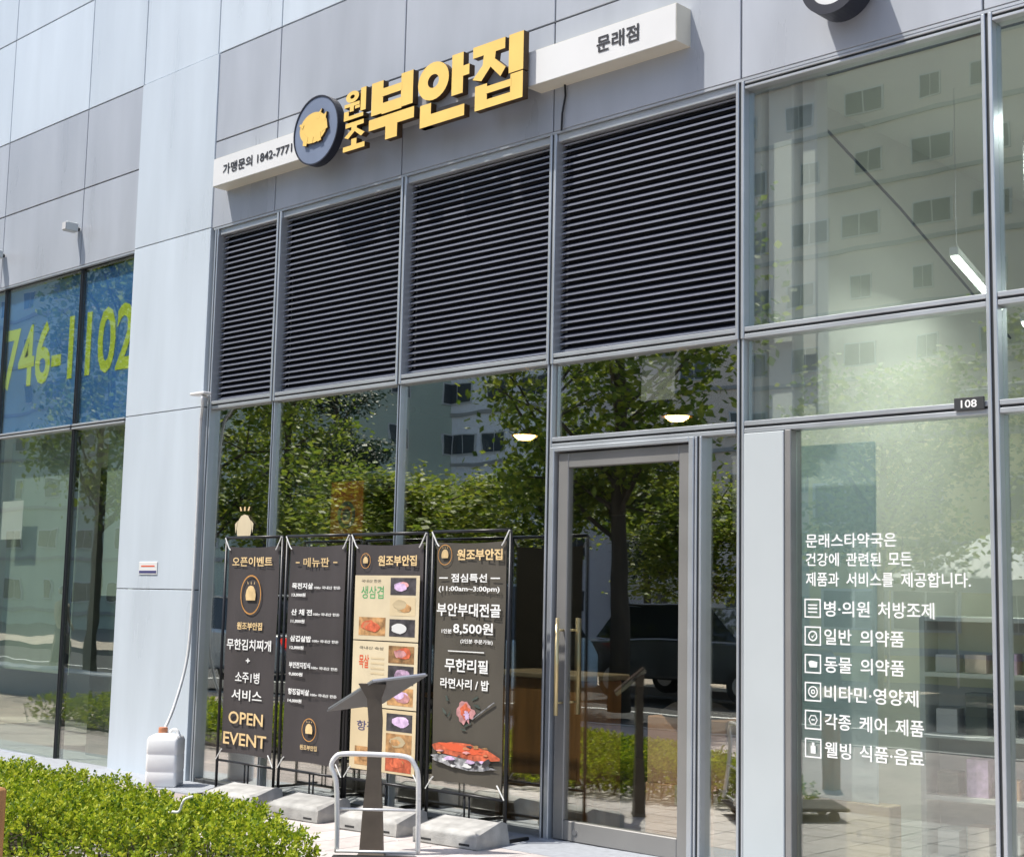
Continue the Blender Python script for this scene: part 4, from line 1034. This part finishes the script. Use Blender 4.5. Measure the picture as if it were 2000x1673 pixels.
def make_car(name, body_m, label, loc, rz, profile=None, cabin=None, w=.9):
    t = thing(name, label, 'car', loc, rz)
    profile = profile or [(-2.3, .35), (-2.35, .75), (-2.15, 1.0), (-1.1, 1.08), (1.3, 1.08), (2.1, .95), (2.3, .7), (2.3, .35)]
    cabin = cabin or [(-1.9, 1.06), (-1.45, 1.62), (.65, 1.66), (1.35, 1.06)]
    f = MB(); f.prism(profile, -w, w); o = obj('body', f, body_m, t)
    bm = o.modifiers.new('bevel', 'BEVEL'); bm.width = .07; bm.segments = 3
    f = MB(); n = len(cabin); top = max(z for x, z in cabin)
    f.v = [(x, -(w - .04 - (.16 if z > top - .2 else 0)), z) for x, z in cabin] + [(x, (w - .04 - (.16 if z > top - .2 else 0)), z) for x, z in cabin]
    f.f = [tuple(range(n)), tuple(reversed(range(n, 2 * n)))] + [(i, n + i, n + (i + 1) % n, (i + 1) % n) for i in range(n)]; f.m = [0] * len(f.f)
    obj('glasshouse', f, 'car_glass', t)
    xs = [x for x, z in cabin if z > top - .2]
    f = MB(); f.bbox(min(xs), max(xs), -(w - .2), w - .2, top - .03, top + .03, .02); obj('roof', f, body_m, t)
    for a in (-1.45, 1.45):
        for c in (-w + .08, w - .08):
            f = MB(); f.tube([(a, c - .1, .33), (a, c + .1, .33)], .33, 20); wh = obj('wheel', f, 'rubber', t)
            f = MB(); f.tube([(a, c - .11, .33), (a, c + .11, .33)], .2, 14); obj('rim', f, 'steel', wh)
    for c in (-w + .2, w - .2):
        f = MB(); f.bbox(-2.37, -2.2, c - .15, c + .15, .8, .95, .02); obj('tail_light', f, 'lamp_red', t)
        f = MB(); f.bbox(2.2, 2.32, c - .15, c + .15, .7, .85, .02); obj('headlight', f, 'sign_white', t)
    return t
zr = -.26
make_car('parked_car', 'car_black', 'black car in the far lane behind the photographer', (-15.6, -14.2, zr), 0)
make_car('parked_car', 'car_silver', 'silver parked car by the kerb behind the photographer', (-22.5, -9.0, zr), R(180))
make_car('parked_car', 'car_black', 'dark car driving in the far lane of the road', (-25.5, -13.4, zr), R(0))
make_car('delivery_truck', 'truck_blue', 'pale blue small truck parked by the kerb behind the photographer', (-16.8, -8.95, zr), 0,
         [(-2.6, .45), (-2.6, .95), (.6, .95), (.62, 1.15), (2.2, 1.15), (2.35, .9), (2.35, .4)], [(.65, 1.13), (.70, 1.92), (1.75, 1.92), (2.15, 1.13)])

def make_block(name, label, x0, x1, y0, y1, H, wall_m, floors, cols, side=None, fh=2.9):
    t = thing(name, label, 'building', ((x0 + x1) / 2, y1, gz(-22) - .1))
    ox, oy, oz = (x0 + x1) / 2, y1, gz(-22) - .1
    f = MB(); f.box(x0 - ox, x1 - ox, y0 - oy, 0, -.2, H); obj('wall', f, wall_m, t)
    f = MB(); f.bbox(x0 - ox - .3, x1 - ox + .3, y0 - oy - .3, .3, H, H + .4, .05); obj('roof', f, 'kerb', t)
    wm = MB(); wm.box(-.75, .75, -.02, .06, 0, 1.15, 0); wm.box(-.68, -.03, .06, .075, .07, 1.08, 1); wm.box(.03, .68, .06, .075, .07, 1.08, 1)
    wme = wm.mesh('window', ['win_frame', 'win_dark'])
    n = 0
    for fl in range(floors + 1):
        f = MB(); f.box(x0 - ox - .06, x1 - ox + .08, -.3, .10, .55 + fl * fh, .75 + fl * fh); obj('floor_band', f, 'kerb', t)
    for fl in range(floors):
        for c in range(cols):
            if n >= 290: break
            x = x0 - ox + (c + .5) * (x1 - x0) / cols
            obj('window', wme, [], t, (x + random.choice((-.25, 0, .25)), .02, 1.2 + fl * fh)).scale = (random.choice((.7, 1, 1.35)), 1, 1); n += 1
        if side:
            for c in range(side):
                if n >= 290: break
                obj('window', wme, [], t, (x1 - ox + .02, (y0 - oy) * (c + .5) / side, 1.2 + fl * fh), (0, 0, R(-90))); n += 1
    return t
make_block('apartment_block', 'pinkish beige apartment block beyond the trees, reflected in the glass', -82, -61.5, -62, -49, 46, 'apt_beige', 15, 7, 0)
make_block('apartment_block', 'white apartment block with a blank gable beyond the trees', -61.3, -50, -70, -48, 40, 'apt_white', 13, 4, 6)
make_block('apartment_block', 'tall pale apartment block across the road, reflected in the pharmacy glass', -44, -22, -62, -50, 44, 'apt_beige', 15, 7, 4)
make_block('shop_house', 'low yellow building with dark windows across the road', -22, -12.5, -38, -28, 7.2, 'apt_yellow', 2, 4, 3)
make_block('shop_house', 'low beige corner building across the road', -10, 6, -36, -28, 9.5, 'apt_white', 3, 5, 3)
make_block('office_block', 'grey green office block beyond the plaza', -130, -58, -50, -34, 26, 'office_green', 8, 18, 4)
# planter wall and people on the plaza, a white canopy
f = MB(); f.bbox(-5.5, 5.5, -.25, .25, -.05, .45, .02)
tag(obj('planter_wall', f, 'blue_grey', None, (-24.5, -4.6, gz(-22))), 'low grey granite planter wall on the plaza', 'wall')
TN = thing('canopy_tent', 'white pointed canopy tent across the road', 'tent', (-12.6, -19.5, gz(-12)))
f = MB(); f.add([(-1.5, -1.5, 2.2), (1.5, -1.5, 2.2), (1.5, 1.5, 2.2), (-1.5, 1.5, 2.2), (0, 0, 3.1)], [(0, 1, 4), (1, 2, 4), (2, 3, 4), (3, 0, 4)])
for a, b_ in (((-1.5, -1.5), (1.5, -1.5)), ((1.5, -1.5), (1.5, 1.5)), ((1.5, 1.5), (-1.5, 1.5)), ((-1.5, 1.5), (-1.5, -1.5))):
    f.add([(a[0], a[1], 1.95), (b_[0], b_[1], 1.95), (b_[0], b_[1], 2.2), (a[0], a[1], 2.2)], [(0, 1, 2, 3)])
obj('canopy', f, 'tent_white', TN)
for a in (-1.45, 1.45):
    for c_ in (-1.45, 1.45):
        f = MB(); f.tube([(a, c_, 0), (a, c_, 2.2)], .03, 6); obj('leg', f, 'steel', TN)
def person(loc, rz, label):
    t = thing('person', label, 'person', loc, rz)
    V_ = [(0, 0, .92), (0, .01, 1.15), (0, .0, 1.38), (0, 0, 1.50), (0, -.02, 1.66), (-.1, 0, .90), (-.11, -.06, .50), (-.11, .02, .08), (-.11, -.12, .03), (.1, 0, .90), (.12, .08, .50), (.12, .16, .08), (.12, .03, .03),
          (-.19, 0, 1.40), (-.26, .03, 1.13), (-.27, -.08, .90), (-.27, -.12, .82), (.19, 0, 1.40), (.26, -.02, 1.13), (.27, -.1, .92), (.27, -.14, .84)]
    E_ = [(0, 1), (1, 2), (2, 3), (3, 4), (0, 5), (5, 6), (6, 7), (7, 8), (0, 9), (9, 10), (10, 11), (11, 12), (2, 13), (13, 14), (14, 15), (15, 16), (2, 17), (17, 18), (18, 19), (19, 20)]
    Rr = [.15, .14, .16, .06, .10, .10, .065, .045, .045, .10, .065, .045, .045, .07, .05, .035, .04, .07, .05, .035, .04]
    me = bpy.data.meshes.new('figure'); me.from_pydata(V_, E_, []); me.materials.append(MAT['shirt'])
    o = bpy.data.objects.new('figure', me); COL.objects.link(o); o.parent = t
    sk = o.modifiers.new('skin', 'SKIN')
    for v_, r_ in zip(me.skin_vertices[0].data, Rr): v_.radius = (r_, r_ * .8)
    me.skin_vertices[0].data[0].use_root = True
    o.modifiers.new('sub', 'SUBSURF').levels = 1
    f = MB(); f.lathe([(0, 1.56), (.09, 1.6), (.115, 1.68), (.09, 1.76), (0, 1.80)], 14); obj('hair', f, 'car_black', t, (0, .015, .0), smooth=True)
    f = MB()
    for q_ in (-1, 1): f.tube([(q_ * .08, 0, .95), (q_ * .11, -.0, .5), (q_ * .115, .08 if q_ > 0 else .0, .1)], [.12, .085, .065], 10)
    obj('trousers', f, 'trousers', t, smooth=True)
    return t
person((-29.5, -9.2, gz(-22)), R(70), 'person in a beige shirt walking on the plaza')
